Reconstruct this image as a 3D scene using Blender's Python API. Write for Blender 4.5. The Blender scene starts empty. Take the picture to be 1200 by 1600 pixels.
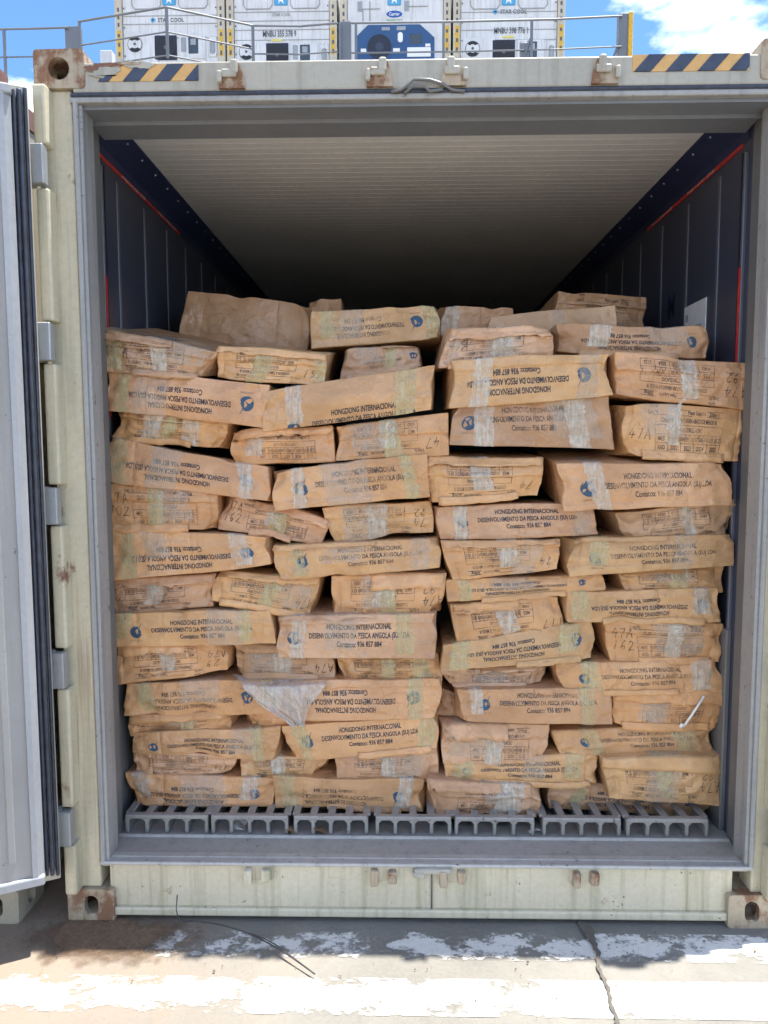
import bpy, bmesh, math, random
import numpy as np
from mathutils import Matrix, Vector, noise
random.seed(7)
C = bpy.context.scene.collection
SC = bpy.context.scene

# ------------------------------------------------------------------ camera
CAM = np.array([1.15112, -2.38574, 1.63405]); YAW, PIT, ROL, FPX = -0.0200612, -0.0846771, -0.0027623, 1135.47
def cam_axes():
    cy, sy = math.cos(YAW), math.sin(YAW)
    f = np.array([sy*math.cos(PIT), cy*math.cos(PIT), math.sin(PIT)]); r = np.array([cy, -sy, 0.0]); u = np.cross(r, f)
    c, s = math.cos(ROL), math.sin(ROL)
    return np.array([c*r+s*u, -s*r+c*u, f])
AX = cam_axes()
def back(px, py, axis, val):
    """world point seen at photo pixel (1200x1600) on the plane axis=val"""
    d = np.array([(px-600)/FPX, -(py-800)/FPX, 1.0]) @ AX
    return CAM + d*((val-CAM[axis])/d[axis])
cd = bpy.data.cameras.new('camera'); cam = bpy.data.objects.new('camera', cd); C.objects.link(cam); SC.camera = cam
cd.sensor_fit = 'VERTICAL'; cd.sensor_height = 36; cd.lens = FPX/1600*36; cd.clip_start = .05; cd.clip_end = 2000
M = Matrix.Identity(4)
for i in range(3):
    M[i][0], M[i][1], M[i][2], M[i][3] = AX[0][i], AX[1][i], -AX[2][i], CAM[i]
cam.matrix_world = M

# ------------------------------------------------------------------ sky and sun
SUN = Vector((.62, .165, 2.896)).normalized()
EL = math.asin(SUN.z); AZ = math.atan2(SUN.x, SUN.y)
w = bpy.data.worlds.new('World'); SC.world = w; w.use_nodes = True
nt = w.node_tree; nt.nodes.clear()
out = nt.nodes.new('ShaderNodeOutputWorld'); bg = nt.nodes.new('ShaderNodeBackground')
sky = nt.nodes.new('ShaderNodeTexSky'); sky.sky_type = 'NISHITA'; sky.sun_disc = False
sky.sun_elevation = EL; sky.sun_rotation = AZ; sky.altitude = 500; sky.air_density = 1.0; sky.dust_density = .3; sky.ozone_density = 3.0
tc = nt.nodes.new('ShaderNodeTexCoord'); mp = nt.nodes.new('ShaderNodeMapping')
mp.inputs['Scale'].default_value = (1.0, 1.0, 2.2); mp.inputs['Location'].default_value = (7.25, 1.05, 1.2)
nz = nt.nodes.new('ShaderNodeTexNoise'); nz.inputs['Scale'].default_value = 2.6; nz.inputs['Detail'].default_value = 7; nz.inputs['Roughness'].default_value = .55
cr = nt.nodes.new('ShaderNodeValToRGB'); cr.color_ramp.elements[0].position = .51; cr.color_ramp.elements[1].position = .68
mx = nt.nodes.new('ShaderNodeMixRGB'); mx.inputs[2].default_value = (20.0, 19.2, 18.0, 1)  # cloud colour; clouds brightened and spread beyond the view to add fill light
L = nt.links.new
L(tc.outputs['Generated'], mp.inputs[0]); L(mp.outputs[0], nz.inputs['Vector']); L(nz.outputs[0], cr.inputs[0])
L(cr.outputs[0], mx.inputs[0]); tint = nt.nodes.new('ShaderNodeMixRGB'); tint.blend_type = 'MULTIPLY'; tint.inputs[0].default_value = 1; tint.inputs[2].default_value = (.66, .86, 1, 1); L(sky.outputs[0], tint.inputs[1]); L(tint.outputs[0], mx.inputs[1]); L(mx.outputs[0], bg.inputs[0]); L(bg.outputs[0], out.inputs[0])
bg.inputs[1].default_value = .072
ld = bpy.data.lights.new('sun', 'SUN'); ld.energy = 3.1; ld.angle = math.radians(.55); ld.color = (1, .955, .88)
lo = bpy.data.objects.new('sun', ld); C.objects.link(lo); lo.rotation_euler = (-SUN).to_track_quat('-Z', 'Y').to_euler(); lo.location = (2, 0, 12)
SC.view_settings.view_transform = 'Standard'; SC.view_settings.look = 'None'; SC.view_settings.gamma = 1
SC.view_settings.exposure = 2.0
SC.render.engine = 'CYCLES'; SC.cycles.use_denoising = True; SC.cycles.max_bounces = 6; SC.cycles.diffuse_bounces = 4; SC.cycles.glossy_bounces = 2; SC.cycles.transparent_max_bounces = 8; SC.cycles.caustics_reflective = False; SC.cycles.use_adaptive_sampling = True; SC.cycles.adaptive_threshold = .025

# ------------------------------------------------------------------ material helper
class NT:
    def __init__(s, name):
        s.m = bpy.data.materials.new(name); s.m.use_nodes = True; s.t = s.m.node_tree; s.t.nodes.clear()
        s.o = s.n('OutputMaterial')
    def n(s, t, **kw):
        nd = s.t.nodes.new('ShaderNode'+t)
        for k, v in kw.items(): setattr(nd, k, v)
        return nd
    def set(s, sock, v):
        if hasattr(v, 'node'): s.t.links.new(v, sock)
        elif isinstance(v, (tuple, list)) and len(v) == 3 and sock.type == 'RGBA': sock.default_value = (*v, 1)
        else: sock.default_value = v
    def pos(s): return s.n('NewGeometry').outputs['Position']
    def map(s, vec, scale=(1, 1, 1), loc=(0, 0, 0)):
        m = s.n('Mapping'); s.set(m.inputs[0], vec); m.inputs['Scale'].default_value = scale; m.inputs['Location'].default_value = loc; return m.outputs[0]
    def noise(s, vec, scale, detail=4, rough=.55, dist=0):
        q = s.n('TexNoise'); s.set(q.inputs['Vector'], vec); q.inputs['Scale'].default_value = scale; q.inputs['Detail'].default_value = detail
        q.inputs['Roughness'].default_value = rough; q.inputs['Distortion'].default_value = dist; return q.outputs[0]
    def ramp(s, f, a, b, c0=(0, 0, 0), c1=(1, 1, 1)):
        r = s.n('ValToRGB'); s.set(r.inputs[0], f); e = r.color_ramp.elements; e[0].position = a; e[1].position = b
        e[0].color = (*c0, 1); e[1].color = (*c1, 1); return r.outputs[0]
    def mix(s, f, a, b, mode='MIX'):
        q = s.n('MixRGB', blend_type=mode); s.set(q.inputs[0], f); s.set(q.inputs[1], a); s.set(q.inputs[2], b); return q.outputs[0]
    def math(s, op, a, b=0.0):
        q = s.n('Math', operation=op); s.set(q.inputs[0], a); s.set(q.inputs[1], b); return q.outputs[0]
    def bump(s, h, strength=.3, dist=.004, nrm=None):
        q = s.n('Bump'); s.set(q.inputs['Height'], h); q.inputs['Strength'].default_value = strength; q.inputs['Distance'].default_value = dist
        if nrm is not None: s.set(q.inputs['Normal'], nrm)
        return q.outputs[0]
    def pbr(s, col, rough=.6, metal=0.0, nrm=None, **kw):
        b = s.n('BsdfPrincipled'); s.set(b.inputs['Base Color'], col); s.set(b.inputs['Roughness'], rough); s.set(b.inputs['Metallic'], metal)
        if nrm is not None: s.set(b.inputs['Normal'], nrm)
        for k, v in kw.items(): s.set(b.inputs[k], v)
        return b.outputs[0]
    def out(s, sh): s.set(s.o.inputs[0], sh); return s.m
    def alpha(s, sh, a):
        t = s.n('BsdfTransparent'); q = s.n('MixShader'); s.set(q.inputs[0], a); s.set(q.inputs[1], t.outputs[0]); s.set(q.inputs[2], sh); return q.outputs[0]

MT = {}
def paint(name, col, rust=.1, streak=.15, dirt=(.16, .15, .11), rough=.5, rustcol=(.125, .062, .034), metal=0.0, chips=None):
    m = NT(name); p = m.pos()
    big = m.noise(p, 2.2, 5); fine = m.noise(p, 55, 5, .65)
    st = m.noise(m.map(p, (26, 26, 1.3)), 1.0, 5, .6)
    c = m.mix(m.ramp(big, .3, .75), tuple(x*.86 for x in col), tuple(min(.85, x*1.05) for x in col))
    c = m.mix(m.math('MULTIPLY', m.ramp(st, .5, .75), streak), c, dirt)
    if chips: c = m.mix(m.ramp(m.noise(p, 38, 6, .7), .66-chips*.3, .70-chips*.3), c, (.1, .085, .07))
    r1 = m.noise(p, 7, 8, .72); r2 = m.noise(m.map(p, (9, 9, 2.2), (3, 1, 2)), 1, 6, .65)
    rr = m.math('ADD', m.math('MULTIPLY', r1, .6), m.math('MULTIPLY', r2, .4))
    rm = m.ramp(rr, .68-rust*.42, .74-rust*.42)
    c = m.mix(rm, c, m.mix(fine, rustcol, tuple(x*2.3 for x in rustcol)))
    c = m.mix(m.math('MULTIPLY', m.ramp(fine, .4, .8), .22), c, dirt)
    if rust > .05:
        run = m.noise(m.map(p, (34, 34, .9), (5, 3, 1)), 1.0, 4, .6)
        c = m.mix(m.math('MULTIPLY', m.ramp(run, .62, .74), min(.75, rust*2.6)), c, m.mix(fine, (.20, .10, .04), (.38, .24, .12)))
        scr = m.noise(m.map(p, (5, 5, 90), (2, 8, 4)), 1.0, 3, .6); scm = m.ramp(m.noise(p, 3.3, 3, .5), .5, .62)
        c = m.mix(m.math('MULTIPLY', m.math('MULTIPLY', m.ramp(scr, .68, .72), scm), .6), c, (.12, .105, .085))
        spk = m.noise(p, 120, 3, .6); c = m.mix(m.math('MULTIPLY', m.ramp(spk, .70, .74), .6), c, (.10, .075, .05))
    nb = m.bump(m.math('ADD', fine, m.math('MULTIPLY', rm, 1.2)), .28, .0022)
    MT[name] = m.out(m.pbr(c, m.math('ADD', rough, m.math('MULTIPLY', rm, .3)), metal, nb))
paint('cream', (.425, .405, .345), rust=.19, streak=.45)
paint('cream_post', (.59, .535, .39), rust=.25, streak=.45)
paint('cream_sill', (.62, .56, .425), rust=.20, chips=.05, streak=.6, dirt=(.19, .19, .085))
paint('casting', (.43, .35, .25), rust=.45, streak=.6)
paint('rusty_red', (.23, .095, .055), rust=.4, streak=.5, dirt=(.09, .05, .035))
paint('neighbour', (.42, .38, .30), rust=.33, streak=.55)
paint('seal_grey', (.36, .36, .355), rust=.0, streak=.5, dirt=(.1, .1, .1), chips=.10, rough=.45)
paint('jamb', (.155, .155, .155), rust=.0, streak=.55, dirt=(.13, .135, .14), rough=.4)
paint('sill_plate', (.42, .40, .365), rust=.10, streak=.35, dirt=(.12, .13, .14), rough=.45, metal=.1, chips=.05)
paint('sill_lip', (.46, .45, .43), rust=.0, streak=.4, dirt=(.12, .13, .15), rough=.4, metal=.1, chips=.16)
paint('alu', (.42, .40, .37), rust=.10, streak=.35, dirt=(.14, .14, .15), rough=.45, metal=.35, chips=.12)
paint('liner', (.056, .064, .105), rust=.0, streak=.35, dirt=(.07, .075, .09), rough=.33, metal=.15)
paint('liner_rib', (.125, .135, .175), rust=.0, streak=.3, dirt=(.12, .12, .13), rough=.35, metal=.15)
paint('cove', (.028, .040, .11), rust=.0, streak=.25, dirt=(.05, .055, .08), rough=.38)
paint('ceiling', (.80, .85, .88), rust=.0, streak=.2, dirt=(.45, .47, .5), rough=.5)
paint('head', (.205, .225, .255), rust=.0, streak=.3, dirt=(.13, .135, .14), rough=.45)
paint('galv', (.36, .38, .40), rust=.02, streak=.3, rough=.4, metal=.3)
paint('door_panel', (.31, .312, .315), rust=.0, streak=.75, dirt=(.24, .225, .20), rough=.42, chips=.03)
paint('door_edge', (.33, .35, .385), rust=.0, streak=.3, rough=.4)
paint('reefer_white', (.70, .71, .72), rust=.12, streak=.8, dirt=(.42, .40, .36))
paint('reefer_post', (.58, .53, .42), rust=.16, streak=.5, dirt=(.3, .22, .12))
paint('reefer_blue', (.02, .085, .23), rust=.02, streak=.3, dirt=(.05, .09, .15))
paint('rail', (.15, .175, .21), rust=.02, streak=.2, rough=.45)
def flat(name, col, rough=.5, metal=0.0, var=.25, scale=30):
    m = NT(name); p = m.pos(); f = m.noise(p, scale, 5, .6)
    c = m.mix(m.ramp(f, .3, .75), tuple(x*(1-var) for x in col), tuple(min(.9, x*(1+var)) for x in col))
    MT[name] = m.out(m.pbr(c, rough, metal, m.bump(f, .2, .0015)))
flat('rubber', (.030, .038, .062), .42, var=.45); flat('black', (.01, .011, .015), .5); flat('navy_fan', (.012, .016, .035), .45)
flat('red_tape', (.5, .035, .03), .45); flat('white_print', (.8, .8, .8), .5, var=.06); flat('yellow', (.66, .40, .03), .5)
flat('yellow_pale', (.70, .62, .16), .5); flat('star_blue', (.08, .36, .62), .4, var=.08); flat('logo_blue', (.02, .09, .36), .4, var=.05)
flat('green', (.08, .35, .16), .5); flat('grey_ink', (.09, .1, .12), .6); flat('wire', (.05, .05, .055), .5); flat('screen', (.06, .08, .1), .2)
flat('placard', (.70, .72, .74), .4, var=.05); flat('rivet', (.42, .44, .48), .3, .5); flat('wall_ink', (.012, .018, .05), .5)
flat('hazard_orange', (.60, .36, .13), .55, var=.12); flat('hazard_blue', (.035, .05, .09), .5, var=.3); flat('straw', (.80, .79, .75), .35, var=.08)
flat('soil', (.16, .10, .06), .95, var=.4, scale=60); flat('steel_dark', (.12, .12, .12), .5, .3)

# cardboard: colour comes from the carton's own tone (object colour)
m = NT('cardboard'); p = m.pos()
oc = m.n('ObjectInfo').outputs['Color']
big = m.noise(p, 7, 5, .6); fine = m.noise(p, 160, 4, .6); blot = m.noise(m.map(p, (1, 1, 1), (4, 7, 2)), 3.1, 4, .6)
c = m.mix(m.ramp(big, .3, .72), m.mix(1, oc, (.80, .77, .74), 'MULTIPLY'), m.mix(1, oc, (1.10, 1.09, 1.06), 'MULTIPLY'))
c = m.mix(m.math('MULTIPLY', m.ramp(blot, .56, .70), .45), c, m.mix(1, oc, (.60, .55, .50), 'MULTIPLY'))
flute = m.n('TexWave', wave_type='BANDS', bands_direction='X'); m.set(flute.inputs['Vector'], p); flute.inputs['Scale'].default_value = 46; flute.inputs['Distortion'].default_value = 1.2
c = m.mix(m.math('MULTIPLY', flute.outputs[0], .10), c, m.mix(1, oc, (.7, .68, .66), 'MULTIPLY'))
scr = m.noise(m.map(p, (9, 9, 70)), 1, 4, .7)
c = m.mix(m.math('MULTIPLY', m.ramp(scr, .66, .74), .25), c, (.55, .45, .34))
wr = m.noise(p, 22, 5, .62, .8)
wv = m.n('VectorMath', operation='ADD'); m.set(wv.inputs[0], p)
wn = m.n('TexNoise'); m.set(wn.inputs['Vector'], p); wn.inputs['Scale'].default_value = 9; wn.inputs['Detail'].default_value = 4
ws = m.n('VectorMath', operation='SCALE'); m.set(ws.inputs[0], wn.outputs['Color']); ws.inputs['Scale'].default_value = .09; m.set(wv.inputs[1], ws.outputs[0])
fold = None
for sc, am in ((13, 1.0), (29, .45)):
    v1 = m.n('TexVoronoi', feature='F1'); m.set(v1.inputs['Vector'], m.map(wv.outputs[0], (1, 1, 1.7), (sc, 2, 5))); v1.inputs['Scale'].default_value = sc
    q = m.math('MULTIPLY', v1.outputs['Distance'], am); fold = q if fold is None else m.math('ADD', fold, q)
ve = m.n('TexVoronoi', feature='DISTANCE_TO_EDGE'); m.set(ve.inputs['Vector'], m.map(wv.outputs[0], (1, 1, 1.7), (13, 2, 5))); ve.inputs['Scale'].default_value = 13
cm = m.ramp(m.noise(m.map(p, (1, 1, 1), (9, 2, 6)), 5.5, 4, .6), .42, .62)
el = m.math('MULTIPLY', m.ramp(ve.outputs['Distance'], .0, .045, (1, 1, 1), (0, 0, 0)), m.math('MULTIPLY', cm, .5))
c = m.mix(el, c, m.mix(1, oc, (.62, .56, .50), 'MULTIPLY'))
h = m.math('ADD', m.math('MULTIPLY', wr, .5), m.math('ADD', m.math('MULTIPLY', flute.outputs[0], .05), m.math('MULTIPLY', fine, .10)))
h = m.math('ADD', h, m.math('MULTIPLY', fold, m.math('ADD', .25, m.math('MULTIPLY', cm, 1.1))))
nrm = m.bump(h, .50, .009)
MT['cardboard'] = m.out(m.pbr(c, m.math('SUBTRACT', .70, m.math('MULTIPLY', m.ramp(big, .42, .7), .28)), 0, nrm, **{'Coat Weight': m.math('MULTIPLY', m.ramp(blot, .40, .56, (1, 1, 1), (0, 0, 0)), .8), 'Coat Roughness': .2, 'Coat Normal': nrm}))
def ink(name, col, lo, hi, scale=24):
    m = NT(name); p = m.pos(); f = m.noise(p, scale, 6, .7)
    MT[name] = m.out(m.alpha(m.pbr(col, .65), m.ramp(f, lo, hi, (.25, .25, .25), (.95, .95, .95))))
ink('ink', (.03, .033, .05), .24, .44); ink('ink_blue', (.03, .08, .145), .28, .46, 40); ink('ink_faint', (.05, .045, .05), .40, .60); ink('marker', (.06, .045, .04), .38, .60, 60)
def tape(name, col, lo, hi, a0, a1, rough=.25):
    m = NT(name); p = m.pos(); s1 = m.noise(m.map(p, (75, 30, 7)), 1, 5, .68, .6); s2 = m.noise(p, 24, 5, .65, 1.2)
    f = m.math('ADD', m.math('MULTIPLY', s1, .55), m.math('MULTIPLY', s2, .45))
    MT[name] = m.out(m.alpha(m.pbr(col, rough, 0, m.bump(f, .6, .004)), m.ramp(f, lo, hi, (a0,)*3, (a1,)*3)))
tape('tape_yellow', (.60, .53, .30), .36, .64, .22, .68, .12); tape('tape_white', (.70, .64, .54), .38, .64, .20, .76, .10)
tape('film', (.64, .61, .57), .34, .66, .34, .80, .15); tape('tape_clear', (.60, .52, .42), .42, .66, .20, .48, .08)

# ground: worn concrete with ochre dust towards the left and the camera
m = NT('concrete'); p = m.pos()
b1 = m.noise(p, 1.7, 6, .6); f1 = m.noise(p, 70, 6, .7); f2 = m.noise(p, 14, 6, .65)
c = m.mix(m.ramp(b1, .3, .7), (.145, .138, .122), (.22, .21, .185))
c = m.mix(m.math('MULTIPLY', m.ramp(f2, .45, .75), .45), c, (.15, .14, .125))
c = m.mix(m.math('MULTIPLY', m.ramp(f1, .35, .75), .35), c, (.28, .265, .232))
sx = m.n('SeparateXYZ'); m.set(sx.inputs[0], p)
dm = m.math('ADD', m.math('MULTIPLY', m.math('SUBTRACT', .75, sx.outputs[0]), .5), m.math('SUBTRACT', m.noise(p, 3.5, 6, .65), .35))
c = m.mix(m.math('MULTIPLY', m.ramp(dm, .1, .6), .6), c, (.28, .195, .13))
c = m.mix(m.ramp(f1, .70, .76), c, (.07, .06, .05))
MT['concrete'] = m.out(m.pbr(c, .9, 0, m.bump(m.math('ADD', f1, f2), .5, .006)))
def roadpaint(name, lo, hi):
    m = NT(name); p = m.pos(); a = m.noise(m.map(p, (1, 1.6, 1)), 7, 8, .68); g = m.noise(p, 60, 5, .7)
    f = m.math('ADD', m.math('MULTIPLY', a, .78), m.math('MULTIPLY', g, .22))
    uv = m.n('TexCoord').outputs['UV']; s = m.n('SeparateXYZ'); m.set(s.inputs[0], uv)
    e = m.math('MULTIPLY', m.math('ABSOLUTE', m.math('SUBTRACT', s.outputs[1], .5)), .34)
    ex = m.math('MULTIPLY', s.outputs[0], .17)
    f = m.math('ADD', m.math('SUBTRACT', f, m.math('POWER', e, 1.3)), ex)
    c = m.mix(m.ramp(g, .3, .8), (.70, .69, .66), (.54, .53, .49))
    MT[name] = m.out(m.alpha(m.pbr(c, .7, 0, m.bump(f, .4, .004)), m.ramp(f, lo, hi)))
roadpaint('road_paint', .465, .54)
m = NT('soil_patch'); p = m.pos(); uv = m.n('TexCoord').outputs['UV']; s = m.n('VectorMath', operation='DISTANCE'); m.set(s.inputs[0], uv); s.inputs[1].default_value = (.5, .5, 0)
f = m.math('SUBTRACT', m.math('ADD', .62, m.math('MULTIPLY', m.math('SUBTRACT', m.noise(p, 9, 7, .7), .5), 1.1)), m.math('MULTIPLY', s.outputs['Value'], 1.3))
g = m.noise(p, 85, 5, .7); c = m.mix(m.ramp(g, .35, .7), (.12, .078, .048), (.24, .155, .095))
MT['soil_patch'] = m.out(m.alpha(m.pbr(c, .95, 0, m.bump(g, .8, .01)), m.ramp(f, .02, .38)))
m = NT('crack_fill'); p = m.pos(); g = m.noise(p, 70, 5, .7)
MT['crack_fill'] = m.out(m.pbr(m.mix(g, (.05, .045, .04), (.2, .18, .15)), .95, 0, m.bump(g, .9, .01)))

# ------------------------------------------------------------------ mesh helpers
def link(name, me, mat, parent=None):
    o = bpy.data.objects.new(name, me); C.objects.link(o)
    if mat and len(me.materials) == 0: me.materials.append(MT[mat])
    if parent is not None: o.parent = parent
    return o
def tag(o, label, cat, group=None):
    o['label'] = label; o['category'] = cat
    if group: o['group'] = group
    return o
def empty(name, loc, label=None, cat=None, group=None, rz=0):
    o = bpy.data.objects.new(name, None); C.objects.link(o); o.location = loc; o.rotation_euler = (0, 0, rz); o.empty_display_size = .1
    if label: tag(o, label, cat, group)
    return o
class MB:
    def __init__(s): s.b = bmesh.new()
    def box(s, x0, x1, y0, y1, z0, z1, bev=0.0, seg=1):
        r = bmesh.ops.create_cube(s.b, size=1); vs = r['verts']
        for v in vs: v.co = Vector(((x0+x1)/2+v.co.x*(x1-x0), (y0+y1)/2+v.co.y*(y1-y0), (z0+z1)/2+v.co.z*(z1-z0)))
        if bev > 0:
            es = list({e for v in vs for e in v.link_edges}); bmesh.ops.bevel(s.b, geom=es, offset=bev, segments=seg, affect='EDGES', profile=.5)
        return s
    def prism(s, pts, ax, a, b):
        """closed polygon of 2-D pts extruded along axis ax from a to b"""
        def mk(q, t):
            if ax == 0: return Vector((t, q[0], q[1]))
            if ax == 1: return Vector((q[0], t, q[1]))
            return Vector((q[0], q[1], t))
        A = [s.b.verts.new(mk(q, a)) for q in pts]; B = [s.b.verts.new(mk(q, b)) for q in pts]
        n = len(pts)
        for i in range(n): s.b.faces.new((A[i], A[(i+1) % n], B[(i+1) % n], B[i]))
        s.b.faces.new(A[::-1]); s.b.faces.new(B); return s
    def tube(s, pts, r, n=8):
        pts = [Vector(q) for q in pts]; rings = []
        for i, q in enumerate(pts):
            t = (pts[min(i+1, len(pts)-1)]-pts[max(i-1, 0)]).normalized(); a = t.orthogonal().normalized()
            if i and rings:
                a = (pa - t*pa.dot(t)).normalized()
            pa = a; bb = t.cross(a)
            rings.append([s.b.verts.new(q+(a*math.cos(2*math.pi*k/n)+bb*math.sin(2*math.pi*k/n))*r) for k in range(n)])
        for i in range(len(rings)-1):
            for k in range(n): s.b.faces.new((rings[i][k], rings[i][(k+1) % n], rings[i+1][(k+1) % n], rings[i+1][k]))
        s.b.faces.new(rings[0][::-1]); s.b.faces.new(rings[-1]); return s
    def quad(s, a, b, c, d): s.b.faces.new([s.b.verts.new(Vector(q)) for q in (a, b, c, d)]); return s
    def disc(s, cx, cz, r, y0, y1, n=28):
        return s.prism([(cx+r*math.cos(2*math.pi*k/n), cz+r*math.sin(2*math.pi*k/n)) for k in range(n)], 1, y0, y1)
    def build(s, name, mat, parent=None, smooth=False, off=None):
        bmesh.ops.recalc_face_normals(s.b, faces=s.b.faces)
        if off is not None: bmesh.ops.translate(s.b, verts=s.b.verts, vec=-Vector(off))
        me = bpy.data.meshes.new(name); s.b.to_mesh(me); s.b.free()
        if smooth:
            for p in me.polygons: p.use_smooth = True
        return link(name, me, mat, parent)
def jitter(o, amp, freq, seed=0.0):
    for v in o.data.vertices: v.co += noise.noise_vector(Vector(v.co)*freq+Vector((seed, 2*seed, -seed)))*amp
def pydata(name, vs, fs, mat, parent=None, smooth=True):
    me = bpy.data.meshes.new(name); me.from_pydata([tuple(v) for v in vs], [], fs); me.update()
    if smooth: me.polygons.foreach_set('use_smooth', [True]*len(me.polygons))
    return link(name, me, mat, parent)

TXT = {}
def text2d(s, bold=.0, res=2):
    """(verts Nx2, faces) of a line of print: height 1 = cap height, x from 0"""
    k = (s, bold, res)
    if k in TXT: return TXT[k]
    cu = bpy.data.curves.new('t', 'FONT'); cu.body = s; cu.size = 1; cu.resolution_u = res; cu.offset = bold; cu.fill_mode = 'FRONT'
    o = bpy.data.objects.new('t', cu); C.objects.link(o)
    dg = bpy.context.evaluated_depsgraph_get(); me = bpy.data.meshes.new_from_object(o.evaluated_get(dg))
    v = np.array([q.co[:2] for q in me.vertices]).reshape(-1, 2); f = [tuple(p.vertices) for p in me.polygons]
    bpy.data.objects.remove(o); bpy.data.meshes.remove(me); bpy.data.curves.remove(cu)
    v = v/.69
    v[:, 0] -= v[:, 0].min(); TXT[k] = (v, f); return TXT[k]
def wall_text(name, s, mat, parent, cx, z, width, height, y, off, bold=.01, plane='y', flip=False):
    v, f = text2d(s, bold); sx = width/v[:, 0].max()
    pts = []
    for a, b in v:
        if plane == 'y': pts.append((cx-width/2+a*sx-off[0], y-off[1], z+b*height-off[2]))
        else: pts.append((y-off[0], cx+(width/2-a*sx)*(1 if flip else -1)-off[1], z+b*height-off[2]))
    return pydata(name, pts, f, mat, parent, False)

# ------------------------------------------------------------------ ground
def gsheet(name, x0, x1, y0, y1, z, mat, uv=False, nx=1, ny=1):
    vs, fs, us = [], [], []
    for j in range(ny+1):
        for i in range(nx+1): vs.append((x0+(x1-x0)*i/nx, y0+(y1-y0)*j/ny, z))
    for j in range(ny):
        for i in range(nx):
            a = j*(nx+1)+i; fs.append((a, a+1, a+nx+2, a+nx+1))
    o = pydata(name, vs, fs, mat, None, False)
    if uv:
        l = o.data.uv_layers.new(name='UVMap')
        for lp in o.data.loops:
            k = lp.vertex_index; l.data[lp.index].uv = ((k % (nx+1))/nx, (k//(nx+1))/ny)
    return o
g = gsheet('ground', -400, 400, -400, 400, 0, 'concrete'); g['kind'] = 'structure'
for nm, y0, y1, x0, x1 in (('painted_stripe', -.178, -.042, .30, 4.5), ('painted_stripe', -.412, -.262, -2.0, 4.5)):
    o = gsheet(nm, x0, x1, y0, y1, .0025, 'road_paint', True); o['kind'] = 'structure'
o = gsheet('soil_stain', -.20, .52, -.24, .06, .007, 'soil_patch', True); o['kind'] = 'structure'
# crack across the slab
vs, fs = [], []
for i in range(161):
    t = i/160; y = .25-t*1.6; x = 1.80-.055*t+.022*noise.noise(Vector((t*11, 1, 0)))+.010*noise.noise(Vector((t*50, 3, 0)))
    wd = .005+.010*abs(noise.noise(Vector((t*14, 7, 2))))+.012*max(0, 1-abs(y+.02)/.12)
    vs += [(x-wd+.008*noise.noise(Vector((t*90, 5, 0))), y, .009), (x+wd+.008*noise.noise(Vector((t*80, 9, 0))), y, .009)]
    if i: k = 2*i; fs.append((k-2, k-1, k+1, k))
o = pydata('slab_crack', vs, fs, 'crack_fill', None, False); o['kind'] = 'structure'

# loose grit on the concrete
mb = MB(); rg = random.Random(3)
for k in range(200):
    x, y = rg.uniform(-.9, 3.0), -abs(rg.gauss(0, .28))-.005; r = rg.uniform(.0010, .0032)*(1.6 if rg.random() < .08 else 1)
    bmesh.ops.create_icosphere(mb.b, subdivisions=1, radius=r, matrix=Matrix.Translation((x, y, r*.5+.006)) @ Matrix.Diagonal((1, rg.uniform(.6, 1.2), rg.uniform(.5, .9), 1)))
o = mb.build('grit', 'soil'); o['kind'] = 'stuff'; o['label'] = 'loose grit scattered on the concrete'
# ------------------------------------------------------------------ the open container
W, H, LEN = 2.438, 2.896, 12.19
CO = (1.219, 0, 0)
ct = empty('refrigerated_container', CO, 'open cream refrigerated container loaded with brown cartons', 'container')
def part(mb, name, mat, parent=None, off=CO, smooth=False): return mb.build(name, mat, parent if parent is not None else ct, smooth, off if parent is None or parent is ct else off)
def stadium(w, h, n=6):
    """outline of a round-ended upright hole, 4n points from the lower right"""
    r = min(w, h)/2; pts = []
    for q, (cx, cy) in enumerate(((w/2-r, h/2-r), (-(w/2-r), h/2-r), (-(w/2-r), -(h/2-r)), (w/2-r, -(h/2-r)))):
        for k in range(n):
            a = math.pi/2*(q+k/(n-1)); pts.append((cx+r*math.cos(a), cy+r*math.sin(a)))
    return pts
def rrect(w, h, r, n=6):
    pts = []
    for q, (cx, cy) in enumerate(((w/2-r, h/2-r), (-(w/2-r), h/2-r), (-(w/2-r), -(h/2-r)), (w/2-r, -(h/2-r)))):
        for k in range(n):
            a = math.pi/2*(q+k/(n-1)); pts.append((cx+r*math.cos(a), cy+r*math.sin(a)))
    return pts
def holed(b, fr, w, h, hw, hh, th):
    """plate w x h with a round-ended hole; fr maps (a,b,c) to world, c = depth inward"""
    o = rrect(w, h, .012); i = stadium(hw, hh); n = len(o); R = []
    for c, pts in ((0, o), (0, i), (th, i), (th, o)):
        R.append([b.verts.new(Vector(fr(q[0], q[1], c))) for q in pts])
    for A, B in ((0, 1), (1, 2), (2, 3), (3, 0)):
        for k in range(n): b.faces.new((R[A][k], R[A][(k+1) % n], R[B][(k+1) % n], R[B][k]))
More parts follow.
